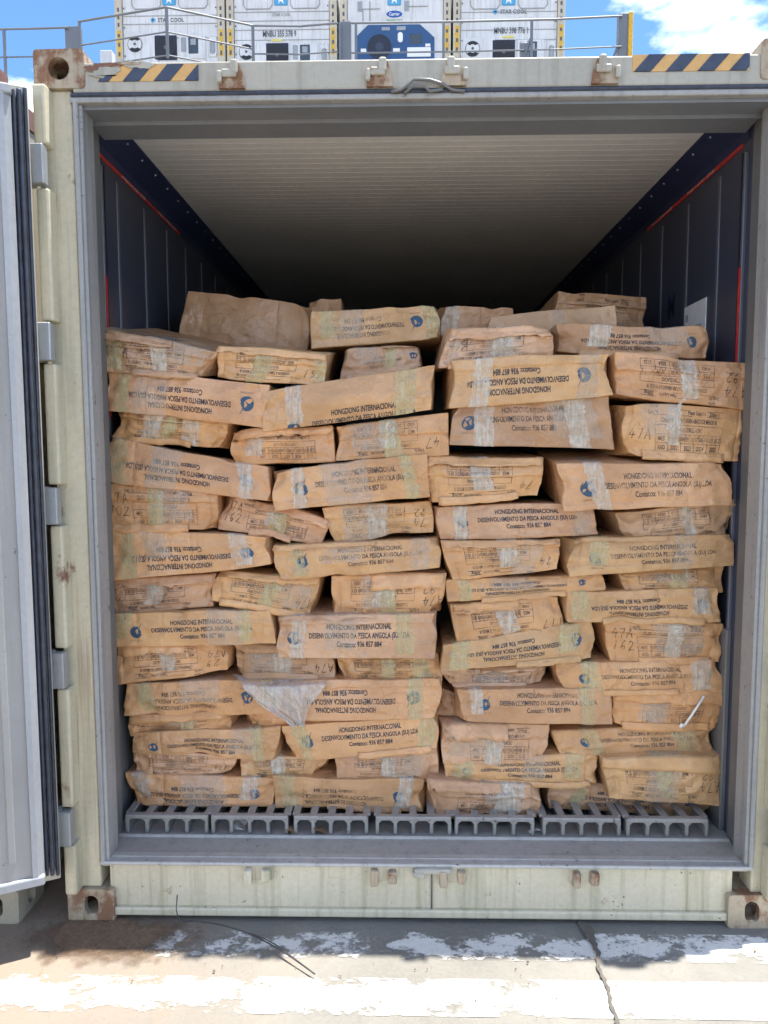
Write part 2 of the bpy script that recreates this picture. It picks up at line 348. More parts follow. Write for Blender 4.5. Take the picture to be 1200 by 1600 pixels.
def casting(parent, x0, z0, outer, name='corner_casting', mat='casting', off=CO, y0=-.004):
    """hollow corner block 0.162 x 0.178 x 0.118; outer = -1 or +1: which side is the outer one"""
    x1, y1, z1 = x0+.162, y0+.178, z0+.118; t = .026
    mb = MB(); b = mb.b; cx, cz, cy = (x0+x1)/2, (z0+z1)/2, (y0+y1)/2
    holed(b, lambda a, q, c: (cx+a, y0+c, cz+q), .162, .118, *((.066, .070) if z0 > 1 else (.05, .074)), t)
    xo = x0 if outer < 0 else x1
    holed(b, lambda a, q, c: (xo-outer*c, cy+a, cz+q), .176, .116, .05, .078, t)
    xi = x1 if outer < 0 else x0
    mb.box(min(xi, xi+outer*t), max(xi, xi+outer*t), y0+.002, y1, z0+.002, z1-.002, .004)
    mb.box(x0+.002, x1-.002, y0+.003, y1-.001, z1-t, z1-.001, .004); mb.box(x0+.002, x1-.002, y0+.003, y1-.001, z0+.001, z0+t, .004)
    mb.box(x0+.004, x1-.004, y1-t, y1-.002, z0+.004, z1-.004)
    o = mb.build(name, mat, parent, False, off); jitter(o, .0025, 14, x0); return o
for x0, s in ((0, -1), (W-.162, 1)):
    for z0 in (0, H-.118): casting(ct, x0, z0, s)
# posts
for s in (0, 1):
    X = (lambda a: a) if s == 0 else (lambda a: W-a)
    sh = -.008 if s == 0 else .030          # the opening sits a little to the right in its frame
    def bx(mb, a, b, *r, **k): return mb.box(min(X(a), X(b)), max(X(a), X(b)), *r, **k)
    o = bx(MB(), .012, .112-max(0, sh), .012, .10, .118, H-.118, bev=.006, seg=2).build('corner_post', 'cream_post', ct, False, CO)
    o = bx(MB(), .108-sh, .124-sh, .001, .09, .204, 2.752, bev=.004).build('door_seal', 'seal_grey', ct, False, CO); 
    o = bx(MB(), .122-sh, .135-sh, .012, .10, .206, 2.735, bev=.003).build('door_seal', 'seal_grey', ct, False, CO)
    # stepped jamb going inward
    mb = MB(); pr = [(.118, .03), (.130, .03), (.130, .085), (.121, .088), (.121, .135), (.112, .138), (.112, .20), (.10, .225), (.06, .235), (.06, .03)]
    mb.prism([(X(a-sh if a > .07 else a-max(0, sh)), b) for a, b in pr], 2, .205, 2.738); mb.build('door_jamb', 'jamb', ct, False, CO)
    # dark gap, wall lining with its ribs, cove, red line, rivets
    xw = X(.074)
    mb = MB(); mb.box(min(X(.02), xw), max(X(.02), xw), .2, 11.6, .2, 2.80); mb.build('wall_lining', 'liner', ct, False, CO)
    for k in range(26):
        y = .47+k*.30
        bx(MB(), .072, .078, y-.011, y+.011, .3, 2.655, bev=.0025).build('wall_rib', 'liner_rib', ct, False, CO)
    ye = .05 if s == 0 else 0
    bx(MB(), .072, .086, .245+ye, .262+ye, .26, 2.66, bev=.003).build('edge_trim', 'liner_rib', ct, False, CO)
    bx(MB(), .072, .088, .262+ye, .270+ye, .26, 2.66).build('edge_gap', 'black', ct, False, CO)
    bx(MB(), .072, .092, .24, 3.2, .205, 1.02 if s == 0 else .98, bev=.004).build('kick_plate', 'jamb', ct, False, CO)
    mb = MB(); mb.prism([(X(.07), 2.70), (X(.076), 2.70), (X(.085), 2.728), (X(.165), 2.785), (X(.165), 2.81), (X(.07), 2.81)], 1, .24, 11.6)
    mb.build('ceiling_cove', 'cove', ct, False, CO)
    bx(MB(), .073, .0775, .29, 1.27, 2.690, 2.708).build('load_line', 'red_tape', ct, False, CO)
    v, f = text2d('MAX LOAD LINE', .0); 
    for k, yy in enumerate((.52, .95)):
        pts = [(X(.0782)-CO[0], yy+(a/v[:, 0].max()*.26 if s == 0 else .26-a/v[:, 0].max()*.26), 2.694+b*.009) for a, b in v]
        pydata('load_line_print', pts, f, 'white_print', ct, False)
    bx(MB(), .0865, .089, .247+ye, .261+ye, 1.76 if s == 0 else 1.92, 2.27, bev=0).build('red_strip', 'red_tape', ct, False, CO)
    mb = MB()
    for k in range(40):
        y = .40+k*.155; a = .146; z = 2.7712
        for q in range(1): bmesh.ops.create_icosphere(mb.b, subdivisions=1, radius=.0055, matrix=Matrix.Translation((X(a), y, z)))
    o = mb.build('cove_rivets', 'rivet', ct, True, CO); o['kind'] = 'stuff'
    # hinge lugs of the door on the post
    for z0, z1 in ((2.595, H-.118), (2.05, 2.462), (1.525, 1.915), (.98, 1.39), (.43, .842), (.118, .296)):
        bx(MB(), .008, .050, -.040, .02, z0, z1, bev=.008, seg=2).build('hinge_guard', 'cream_post', ct, False, CO)
# header
part(MB().box(.12, W-.12, .0, .11, 2.765, 2.856, .006, 2), 'header_beam', 'cream')
part(MB().box(.15, W-.15, .02, .2, 2.846, 2.858, .004), 'roof_edge', 'cream')
part(MB().box(.112, W-.08, -.003, .06, 2.752, 2.766, .004), 'door_seal', 'rubber')
part(MB().box(.108, W-.078, .0, .07, 2.735, 2.753, .005, 2), 'door_seal', 'seal_grey')
mb = MB(); mb.prism([(.025, 2.737), (.025, 2.724), (.118, 2.727), (.120, 2.716), (.127, 2.716), (.129, 2.729), (.245, 2.722), (.27, 2.80), (.02, 2.80)], 0, .12, W-.09); part(mb, 'door_head', 'head')
# buckled seal at the middle of the header
mb = MB()
mb.tube([(1.13, -.006, 2.752), (1.16, -.01, 2.757), (1.185, -.014, 2.772), (1.20, -.014, 2.786), (1.25, -.013, 2.784), (1.29, -.012, 2.772), (1.32, -.008, 2.756), (1.36, -.006, 2.752)], .005, 8)
mb.tube([(1.17, -.006, 2.748), (1.20, -.012, 2.768), (1.235, -.014, 2.764), (1.25, -.012, 2.750), (1.29, -.01, 2.757)], .005, 8); part(mb, 'torn_seal', 'jamb', smooth=True)
# ceiling of narrow ribs
prof = []; y = .26
while y < 11.4:
    prof += [(y, 2.790), (y+.040, 2.790), (y+.0435, 2.7891), (y+.0465, 2.7891), (y+.050, 2.790)]; y += .0502
vs, fs = [], []
for i, (a, b) in enumerate(prof):
    vs += [(.10-CO[0], a, b), (W-.10-CO[0], a, b)]
    if i: k = 2*i; fs.append((k-2, k-1, k+1, k))
pydata('ceiling', vs, fs, 'ceiling', ct, False)
part(MB().box(.02, W-.02, .1, LEN, 2.815, 2.852), 'roof', 'cream'); part(MB().box(.02, W-.02, 11.5, 11.7, .15, 2.83), 'end_wall', 'liner')
part(MB().box(.0, .02, .17, LEN, .06, 2.85), 'side_panel', 'cream'); part(MB().box(W-.02, W, .17, LEN, .06, 2.85), 'side_panel', 'cream')
# sill
part(MB().box(.14, W-.14, .018, .10, .045, .205, .006, 2), 'sill_beam', 'cream_sill')
part(MB().box(.15, W-.15, .004, .06, .018, .047, .006, 2), 'sill_flange', 'cream_sill')
o = part(MB().box(.112, W-.082, .0, .05, .203, .217, .005, 2), 'sill_lip', 'sill_lip')
mb = MB(); mb.prism([(.02, .205), (.035, .2195), (.055, .222), (.06, .216), (.16, .218), (.165, .226), (.172, .226), (.176, .2), (.02, .19)], 0, .118, W-.088); part(mb, 'sill_plate', 'sill_plate')
part(MB().box(.02, W-.02, .165, 11.6, .14, .2155), 'floor', 'sill_plate')
mb = MB(); mb.box(1.205, 1.335, -.012, .02, .185, .206, .006, 2); mb.box(1.2, 1.24, -.014, .02, .172, .195, .006, 2); o = part(mb, 'bent_sill_plate', 'cream'); jitter(o, .006, 18)
part(MB().box(1.262, 1.267, .012, .03, .05, .2), 'weld_seam', 'steel_dark')
# cam keepers
for k, x in enumerate((.628, 1.093, 1.325, 1.795)):
    f = -1 if k < 2 else 1
    e = empty('cam_keeper', (x-CO[0], 0, 2.768)); e.parent = ct
    mb = MB(); sh = [(-.04, 0), (.042, 0), (.036, .045), (.026, .075), (.012, .078), (.008, .055), (-.034, .052), (-.038, .03)]
    mb.prism([(a*-f, b) for a, b in sh], 1, -.012, .002); mb.build('keeper_plate', 'casting', e)
    mb = MB(); mb.box(-.030, .018, -.022, -.010, .030, .056, .006, 2); mb.box(.010*-f-.012, .010*-f+.012, -.024, -.008, .040, .084, .007, 2); mb.box(-.036*-f-.008, -.036*-f+.008, -.026, -.01, .012, .05, .006, 2); mb.build('keeper_lug', 'cream', e)
for k, x in enumerate((.662, 1.098, 1.335, 1.790)):
    e = empty('cam_keeper', (x-CO[0], 0, .17)); e.parent = ct
    MB().box(-.052, .052, .008, .022, -.02, .034, .004).build('keeper_plate', 'cream_sill', e)
    for bb in ((-.045, -.018, -.016, .012, -.03, .028), (.015, .045, -.016, .012, -.018, .026)):
        o = MB().box(*bb, .006, 2).build('keeper_lug', 'casting' if k else 'cream_sill', e); jitter(o, .004, 30, k)
# hazard tapes
for x0, x1, zt, zb, worn in ((.205, .522, 2.846, 2.797, 1), (1.880, 2.240, 2.856, 2.806, 0)):
    e = empty('hazard_tape', (x0-CO[0], 0, zb)); e.parent = ct
    hh = zt-zb; MB().box(0, x1-x0, -.0022, .002, 0, hh).build('tape_ground', 'hazard_orange', e)
    pw = .098; x = -.02 if worn else .005
    while x < x1-x0:
        a = [(x, 0), (x+.052, 0), (x+.052+hh*.9, hh), (x+hh*.9, hh)]
        def clip(poly):
            lim = x1-x0; o = []
            for i in range(len(poly)):
                p, q = poly[i], poly[(i+1) % len(poly)]
                for sgn, b in ((1, lim),):
                    ip, iq = p[0] <= lim, q[0] <= lim
                    if ip: o.append(p)
                    if ip != iq: t = (lim-p[0])/(q[0]-p[0]); o.append((lim, p[1]+t*(q[1]-p[1])))
            return o
        a = clip([(max(0, q[0]), q[1]) for q in a])
        if len(a) > 2: MB().prism(a, 1, -.0040, .0).build('tape_stripe', 'hazard_blue', e)
        x += pw
    if worn:
        def flake(cx, cz, rx, rz, sd): return [(cx+rx*math.cos(a)*(.75+.5*noise.noise(Vector((math.cos(a)*2, math.sin(a)*2, sd)))), cz+rz*math.sin(a)*(.75+.6*noise.noise(Vector((math.cos(a)*3, math.sin(a)*3, sd+5))))) for a in np.linspace(0, 2*math.pi, 30, endpoint=False)]
        for cx, cz, rx, rz, sd, mt in ((.02, hh*.65, .07, .026, 1, 'cream'), (.13, hh*.98, .07, .014, 4, 'cream'), (.035, hh*1.0, .06, .008, 7, 'rusty_red'), (-.02, hh*.8, .03, .01, 9, 'rusty_red'), (.10, hh*1.05, .05, .006, 12, 'casting')):
            MB().prism(flake(cx, cz, rx, rz, sd), 1, -.0046-sd*.0002, .0).build('bare_patch', mt, e)
# wall placard and stacked letters on the right lining
mb = MB(); e = empty('wall_placard', (W-.077-CO[0], .66, 1.99)); e.parent = ct
MB().box(-.002, .002, -.11, .11, -.36, .24, .0015).build('plate', 'placard', e)
def side_text(s, yc, z, wd, hh, par, x=-.0028, mat='grey_ink'):
    v, f = text2d(s, .01); pydata('lettering', [(x, yc+wd/2-a/v[:, 0].max()*wd, z+b*hh) for a, b in v], f, mat, par, False)
side_text('ATTENTION', -.005, .13, .13, .018, e); side_text('18', .08, .175, .03, .03, e)
for k in range(9): side_text('III II IIII III IIII II III', -.0, .09-k*.045, .17, .012, e)
for k, s in enumerate('MNBU'):
    o = empty('wall_letter', (W-.0745-CO[0], .93, 2.215-k*.145)); o.parent = ct
    side_text(s, 0, 0, .075, .105, o, -.001, 'wall_ink')

# floor grating: seven cast sections, each a front comb and five bars
def grating(x0, x1, k):
    e = empty('floor_grating', (x0-CO[0], .19, .216)); e.parent = ct; wd = x1-x0; n = 4; h = .070
    pit = (wd-.012)/n; mb = MB()
    mb.box(0, wd, 0, .028, h-.016, h, .003)
    for q in range(n+1):
        xx = .006+q*pit; mb.box(xx-.0065, xx+.0065, .001, .024, 0, h-.014, .002)
        for sg in (-1, 1):
            if 0 <= q+sg <= n or True:
                if (q == 0 and sg < 0) or (q == n and sg > 0): continue
                mb.prism([(xx+sg*.005, h-.015), (xx+sg*.017, h-.015), (xx+sg*.005, h-.027)], 1, .002, .023)
    o = mb.build('front_comb', 'alu', e); jitter(o, .0018, 25, k)
    for q in range(n+1):
        xx = .006+q*pit; mb = MB(); mb.box(xx-.014, xx+.014, .027, 3.0, h-.012, h-.002, .002); mb.box(xx-.003, xx+.003, .03, 3.0, 0, h-.012); mb.build('bar', 'alu', e)
for k, (a, b) in enumerate(((196, 325), (330, 450), (459, 575), (587, 705), (711, 835), (848, 970), (979, 1107))):
    pa, pb = back(a, 1300, 1, .19), back(b, 1300, 1, .19); grating(pa[0], pb[0], k)
# paper scraps lying at the grating
for k, (px, py) in enumerate(((375, 1290), (455, 1298), (500, 1299), (835, 1300))):
    p = back(px, py, 2, .226); mb = MB(); bmesh.ops.create_grid(mb.b, x_segments=5, y_segments=4, size=.022)
    o = mb.build('paper_scrap', ['film', 'cardboard', 'cardboard', 'film'][k]); o.location = (p[0], p[1], .232); o.rotation_euler = (.3, .2, k); jitter(o, .014, 40, k); o.color = (.34, .21, .12, 1)
    tag(o, ['crumpled clear plastic scrap under the second floor grating', 'torn brown paper scrap left of the third floor grating', 'torn brown paper scrap inside the third floor grating', 'small pale scrap under the fifth floor grating'][k], 'scrap', 'scraps on the container floor')

# ------------------------------------------------------------------ doors
def door(name, hinge, ang, label, mirror=1):
    e = empty(name, hinge, label, 'door', 'doors of the open container')
    th = math.radians(ang); d = Vector((math.cos(th)*mirror, -math.sin(th), 0)); n = Vector((math.sin(th)*mirror, math.cos(th), 0))
    def mapb(mb):
        for v in mb.b.verts: c = v.co.copy(); v.co = d*c.x+n*c.y+Vector((0, 0, c.z))
    def put(mb, nm, mat, par=None, sm=False):
        mapb(mb); return mb.build(nm, mat, par or e, sm)
    z0, z1, wd = .0, 2.54, 1.15
    put(MB().box(.0, wd, .0, .055, z0, z1, .004), 'door_leaf', 'cream')
    # three rubber gasket lips round the edge
    put(MB().box(.003, .014, .05, .074, z0+.02, z1-.01, .004), 'gasket', 'rubber'); put(MB().box(.018, .032, .05, .086, z0+.03, z1-.02, .006, 2), 'gasket', 'rubber'); put(MB().box(.035, .044, .05, .098, z0+.04, z1-.03, .004), 'gasket', 'rubber')
    mb = MB(); pr = [(.044, .05), (.047, .105), (.066, .126), (.082, .126), (.082, .05)]; mb.prism(pr, 2, z0+.05, z1-.04); put(mb, 'edge_trim', 'door_edge')
    for a, b, nm in ((z0+.03, z0+.062, 'bottom_trim'), (z1-.06, z1-.03, 'top_trim')): put(MB().box(.046, wd-.05, .05, .128, a, b, .006, 2), nm, 'door_edge')
    put(MB().box(.080, wd-.06, .05, .118, z0+.06, z1-.06, .003), 'inner_panel', 'door_panel')
    for a, b in ((.127, .150), (.42, .46)): put(MB().box(a, b, .114, .1225, z0+.12, z1-.12, .004, 2), 'panel_rib', 'door_panel')
    for z in (2.53, 1.983, 1.456, .909, .3625):
        zz = z-hinge[2]; s = empty('hinge', (0, 0, zz)); s.parent = e
        put(MB().box(-.006, .05, -.004, .012, -.062, .062, .003), 'hinge_strap', 'galv', s)
        mb = MB(); mb.tube([(0, -.006, -.062), (0, -.006, .062)], .016, 14); o = put(mb, 'hinge_pin', 'galv', s)
        mb = MB(); mb.box(-.022, .050, -.026, .010, -.060, .060, .003); o = mb.build('hinge_blade', 'galv', s); 
        if mirror < 0:
            o.scale.x = -1
    return e
door('container_door', (-.006, -.034, .206), 154, 'left container door swung open, pale panel with dark rubber gaskets')
door('container_door', (W+.006, -.034, .206), 268, 'right container door folded back along the container side', -1)

# ------------------------------------------------------------------ neighbour container at the left
nb = empty('rusty_container', (-1.40, 0, 0), 'rusty cream container close beside the open one at the left', 'container')
NO = (-1.40, 0, 0); nx1 = -.165; nx0 = nx1-W
casting(nb, nx1-.162, 0, 1, mat='neighbour', off=NO, y0=-.02); casting(nb, nx1-.162, H-.118, 1, mat='rusty_red', off=NO, y0=-.02); casting(nb, nx0, 0, -1, mat='neighbour', off=NO, y0=-.02); casting(nb, nx0, H-.118, -1, mat='rusty_red', off=NO, y0=-.02)
for x in (nx0+.01, nx1-.12): MB().box(x, x+.11, 0, .12, .118, H-.118, .006).build('corner_post', 'neighbour', nb, False, NO)
MB().box(nx0+.1, nx1-.1, .01, .1, .04, .2, .005).build('sill_beam', 'neighbour', nb, False, NO); MB().box(nx0+.1, nx1-.1, .01, .1, 2.76, 2.88, .005).build('header_beam', 'rusty_red', nb, False, NO)
for k in range(2): MB().box(nx0+.12+k*1.1, nx0+1.2+k*1.1, .03, .08, .2, 2.76, .005).build('door_leaf', 'neighbour', nb, False, NO)
for sd, X0 in ((1, nx1-.02), (-1, nx0+.02)):
    pts = []; y = .12
    while y < 12: pts += [(X0, y), (X0, y+.07), (X0-sd*.035, y+.105), (X0-sd*.035, y+.175)]; y += .21
    vs, fs = [], []
    for i, (a, b) in enumerate(pts):
        vs += [(a-NO[0], b, .16), (a-NO[0], b, 2.80)]
        if i: k = 2*i; fs.append((k-2, k-1, k+1, k))
    pydata('side_wall', vs, fs, 'neighbour', nb, False)
    MB().box(min(X0-sd*.05, X0+sd*.005), max(X0-sd*.05, X0+sd*.005), .12, 12.1, 2.79, 2.87, .004).build('top_rail', 'rusty_red', nb, False, NO); MB().box(min(X0-sd*.05, X0+sd*.005), max(X0-sd*.05, X0+sd*.005), .12, 12.1, .03, .17, .004).build('bottom_rail', 'neighbour', nb, False, NO)
MB().box(nx0+.05, nx1-.05, .05, 12.1, 2.84, 2.862).build('roof', 'rusty_red', nb, False, NO)

# ------------------------------------------------------------------ cartons
GLY = {'4': [[(.5, 1), (.05, .4), (.95, .42)], [(.68, .75), (.6, 0)]], '7': [[(0, .95), (.8, 1), (.3, 0)]], 'A': [[(0, 0), (.45, 1), (.9, -.05)], [(.15, .4), (.8, .38)]],
       '0': [[(.45+.4*math.cos(a*.63), .5+.5*math.sin(a*.63)) for a in range(11)]], '2': [[(.05, .8), (.3, 1), (.7, .85), (.55, .45), (0, 0), (.5, .05), (1, .0)]],
       '1': [[(.5, 1), (.35, 0)]], '6': [[(.7, 1), (.2, .6), (.1, .2), (.4, 0), (.7, .2), (.5, .45), (.15, .3)]], '9': [[(.3, 0), (.75, .4), (.85, .8), (.5, 1), (.2, .8), (.45, .55), (.8, .7)]], 'V': [[(0, 1), (.4, 0), (.9, 1)]]}
def tones(k):
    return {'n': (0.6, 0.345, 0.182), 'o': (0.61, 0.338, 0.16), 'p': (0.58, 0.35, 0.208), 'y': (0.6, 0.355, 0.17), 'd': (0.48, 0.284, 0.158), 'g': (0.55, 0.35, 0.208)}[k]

class Carton:
    def __init__(s, key, typ, quad, inv, dy, lift, tone, label, seed, D=None, crush=1.0, rough=1.0, bul=1.0, parts=True, yfix=None):
        rnd = s.rnd = random.Random(seed*13+5); s.typ = typ; s.inv = inv; s.seed = seed
        e_ = 3.2
        (ax, ay), (bx_, by), (cx, cy), (dx, dy_) = quad          # TL TR BR BL in the photo
        ax -= e_; dx -= e_; bx_ += e_; cx += e_; ay -= e_+1.2; by -= e_+1.2; cy += e_+1.2; dy_ += e_+1.2
        pm = (ay+by+cy+dy_)/4
        yf = (yfix if yfix is not None else .205+.085*min(1, max(0, (pm-560)/690)))+dy; tl = rnd.uniform(-.006, .012)
        TL, TR, BR, BL = back(ax, ay, 1, yf+tl), back(bx_, by, 1, yf+tl), back(cx, cy, 1, yf), back(dx, dy_, 1, yf)
        D = D or (.39 if typ == 'L' else .57); D += rnd.uniform(-.01, .01)
        sh = rnd.uniform(-.01, .01)
        cor = np.zeros((2, 2, 2, 3))                         # [u][v][w]
        for (i, j, p) in ((0, 1, TL), (1, 1, TR), (1, 0, BR), (0, 0, BL)):
            cor[i, j, 0] = p; q = p.copy(); q[1] = yf+D; q[0] += sh+(.006 if i == 0 else -.006)
            if j == 1: q[2] += lift-.006
            else: q[2] += max(lift, 0)*.9+.006
            cor[i, j, 1] = q
        s.cor = cor; s.W = np.linalg.norm((TR+BR-TL-BL)/2); s.H = np.linalg.norm((TL+TR-BL-BR)/2); s.D = D
        s.loc = Vector(((TL+TR+BL+BR)/4)); s.loc.y += D/2; s.loc.z = min(BL[2], BR[2])
        s.r = min(.0045, s.H*.08)*rnd.uniform(.6, 1.4)
        s.creases = sorted(rnd.uniform(.06, .94) for _ in range(rnd.choice((1, 2, 2, 3)))) if typ == 'L' else [.07+rnd.uniform(-.02, .02), .93+rnd.uniform(-.02, .02), rnd.uniform(.2, .8)]
        s.crd = [rnd.uniform(.0012, .0034) for _ in s.creases]
        s.flap = None
        if typ == 'E' and rnd.random() < .8: s.flap = (rnd.uniform(.55, .86), rnd.uniform(.005, .011), rnd.uniform(-.12, .12))
        if typ == 'L' and rnd.random() < .45: s.flap = (rnd.choice((rnd.uniform(.12, .25), rnd.uniform(.78, .88))), rnd.uniform(.003, .006), rnd.uniform(-.05, .05))
        s.amp = .0125*rough; s.bul = rnd.uniform(.004, .013)*bul
        s.dents = []
        for _ in range(rnd.choice((2, 3, 4, 5))):
            u, v, w_ = rnd.choice(((0, 0, 0), (0, 1, 0), (1, 0, 0), (1, 1, 0), (rnd.random(), 1, 0), (rnd.random(), 0, 0), (0, rnd.random(), 0), (1, rnd.random(), 0)))
            s.dents.append((np.array([u*s.W, v*s.H, w_*D]), rnd.uniform(.025, .065), rnd.uniform(.008, .024)*crush))
        s.wob = [rnd.uniform(-1, 1) for _ in range(6)]
        s.build_mesh(tone, label)
    def axisgrid(s, Lm, n, extra=()):
        r = s.r/Lm; e = [0, .3*r, .65*r, r, 1.6*r]; g = set(e+[1-x for x in e]+list(np.linspace(2.2*r, 1-2.2*r, n)))
        for x in extra: g |= {x-.004/Lm, x, x+.004/Lm}
        g = sorted(x for x in g if 0 <= x <= 1); o = [g[0]]
        for x in g[1:]:
            if x-o[-1] > .0012/Lm: o.append(x)
        if o[-1] != 1: o[-1] = 1
        return np.array(o)
    def pos(s, u, v, w_):
        W_, H_, D_, r = s.W, s.H, s.D, s.r
        vv = v
        if s.flap and w_ < .02:          # the flap edge wanders: shift rows near it
            fv, fd, sl = s.flap; k = math.exp(-((v-fv)/.09)**2); wobu = sl*(u-.5)+.035*noise.noise(Vector((u*5, s.seed*3.1, 0)))+.012*noise.noise(Vector((u*19, s.seed*3.1, 4)))
            vv = min(1, max(0, v+wobu*k))
        q = np.array([u*W_, vv*H_, w_*D_]); lim = np.array([W_, H_, D_])
        inn = np.minimum(np.maximum(q, r), lim-r); dl = q-inn; nd = np.linalg.norm(dl)
        if nd > 1e-9: q2 = inn+dl/nd*r
        else: q2 = q
        t = q2/lim
        c = s.cor; a, b, g = t
        p = ((c[0, 0, 0]*(1-a)+c[1, 0, 0]*a)*(1-b)+(c[0, 1, 0]*(1-a)+c[1, 1, 0]*a)*b)*(1-g)+((c[0, 0, 1]*(1-a)+c[1, 0, 1]*a)*(1-b)+(c[0, 1, 1]*(1-a)+c[1, 1, 1]*a)*b)*g
        fw = max(0, 1-w_*6)              # weight of the front face
        sb = math.sin(math.pi*min(1, max(0, a)))*math.sin(math.pi*min(1, max(0, b)))
        p[1] -= s.bul*sb*fw
        edge = max(0, 1-min(b, 1-b)*H_/.03)
        z1 = s.wob[0]*math.sin(a*3.1+s.wob[1]*3)+s.wob[2]*math.sin(a*7+s.wob[3]*5)
        p[2] += z1*.004*(1 if b > .5 else -.6)*min(1, abs(b-.5)*2)
        P = Vector(p)
        n1 = noise.noise_vector(P*5.5+Vector((s.seed, 0, 3))); n2 = noise.noise_vector(P*14+Vector((0, s.seed, 1)))
        n3 = noise.noise(P*21+Vector((s.seed*2, 5, 9))); n4 = noise.noise(Vector((P.x*16, P.y*16, P.z*30))+Vector((3, s.seed, 2)))
        endw = max(0, 1-min(a, 1-a)*W_/.09)
        A = s.amp*(1+.9*endw)
        d = n1*A*.42+n2*A*.16
        p += np.array(d)*np.array([.5, 1.0, .55])
        p[1] += (abs(n3)*1.6+abs(n4)*1.6-.4)*A*.52*(.35+.65*min(1, min(b, 1-b)*H_/.02))*(fw if fw > 0 else .5)
        q3 = np.array([a*W_, b*H_, g*D_]); ctr = lim/2
        for (dc, rad, dep) in s.dents:
            k = math.exp(-((q3-dc)**2).sum()/rad**2)
            if k > .01:
                dv = ctr*[1, 1, .6]-dc; dv = dv/(np.linalg.norm(dv)+1e-6); p += np.array([dv[0], dv[2], dv[1]])*dep*k
        if w_ < .02:
            for cu, cdp in zip(s.creases, s.crd): p[1] += cdp*math.exp(-((u-cu)*W_/.004)**2)
            if s.flap:
                fv, fd, sl = s.flap
                st = 1/(1+math.exp(-(v-fv)*H_/.0008)) if abs(v-fv)*H_ < .03 else (1.0 if v > fv else 0.0)
                if fv < .5: st = 1-st
                fall = 1-min(1, abs(v-fv)*H_/.06)*.6
                p[1] -= fd*st*fall
        return p
    def build_mesh(s, tone, label):
        us = s.axisgrid(s.W, 42 if s.typ == 'L' else 32, s.creases)
        ex = (s.flap[0],) if s.flap else ()
        vs_ = s.axisgrid(s.H, 13)
        if s.flap:
            fv = s.flap[0]; vs_ = np.array(sorted([x for x in vs_ if abs(x-fv)*s.H > .0045]+[fv-.0035/s.H, fv-.001/s.H, fv+.001/s.H, fv+.0035/s.H]))
        ws = s.axisgrid(s.D, 8); nu, nv, nw = len(us), len(vs_), len(ws)
        idx = {}; V = []; F = []; lc = np.array(s.loc)
        def vid(i, j, k):
            key = (i, j, k)
            if key not in idx: idx[key] = len(V); V.append(s.pos(us[i], vs_[j], ws[k])-lc)
            return idx[key]
        for i in range(nu-1):
            for j in range(nv-1):
                F.append((vid(i, j, 0), vid(i+1, j, 0), vid(i+1, j+1, 0), vid(i, j+1, 0)))
        for i in range(nu-1):
            for k in range(nw-1):
                F.append((vid(i, nv-1, k), vid(i+1, nv-1, k), vid(i+1, nv-1, k+1), vid(i, nv-1, k+1)))
                F.append((vid(i, 0, k+1), vid(i+1, 0, k+1), vid(i+1, 0, k), vid(i, 0, k)))
        for j in range(nv-1):
            for k in range(nw-1):
                F.append((vid(0, j, k+1), vid(0, j, k), vid(0, j+1, k), vid(0, j+1, k+1)))
                F.append((vid(nu-1, j, k), vid(nu-1, j, k+1), vid(nu-1, j+1, k+1), vid(nu-1, j+1, k)))
        F.append(tuple(vid(0, j, nw-1) for j in range(nv))+tuple(vid(i, nv-1, nw-1) for i in range(1, nu))+tuple(vid(nu-1, j, nw-1) for j in range(nv-2, -1, -1))+tuple(vid(i, 0, nw-1) for i in range(nu-2, 0, -1)))
        s.us, s.vs = us, vs_
        s.G = np.array([[V[vid(i, j, 0)] for j in range(nv)] for i in range(nu)])
        s.T = np.array([[V[vid(i, nv-1, k)] for k in range(nw)] for i in range(nu)]); s.ws = ws
        o = s.o = pydata('carton', V, F, 'cardboard'); o.location = s.loc
        t = tones(tone); j = s.rnd.uniform(.93, 1.07); jj = s.rnd.uniform(.96, 1.04)
        o.color = (t[0]*j, t[1]*j*jj, t[2]*j*jj*jj, 1); tag(o, label, 'carton', 'brown cartons stacked in the container')
    def samp(s, G, A, B, u, v, off, up=(0, -1, 0)):
        u = np.clip(np.asarray(u, float), 0, 1); v = np.clip(np.asarray(v, float), 0, 1)
        i = np.clip(np.searchsorted(A, u)-1, 0, len(A)-2); j = np.clip(np.searchsorted(B, v)-1, 0, len(B)-2)
        a = ((u-A[i])/(A[i+1]-A[i]))[:, None]; b = ((v-B[j])/(B[j+1]-B[j]))[:, None]
        p00, p10, p01, p11 = G[i, j], G[i+1, j], G[i, j+1], G[i+1, j+1]
        p = p00*(1-a)*(1-b)+p10*a*(1-b)+p01*(1-a)*b+p11*a*b
        n = np.cross(p10+p11-p00-p01, p01+p11-p00-p10); l = np.linalg.norm(n, axis=1, keepdims=True); n = n/np.maximum(l, 1e-12)
        n *= np.where((n @ np.array(up, float)) < 0, -1.0, 1.0)[:, None]
        return p+n*np.reshape(off, (-1, 1))
    def front(s, pts, off):
        """points in metres on the upright print; turned over when the carton is"""
        q = np.asarray(pts, float); u, v = q[:, 0]/s.W, q[:, 1]/s.H
        if s.inv: u, v = 1-u, 1-v
        return s.samp(s.G, s.us, s.vs, u, v, off)
    def put2d(s, name, v, f, mat, off=.0012): return pydata(name, s.front(v, off), f, mat, s.o, False)
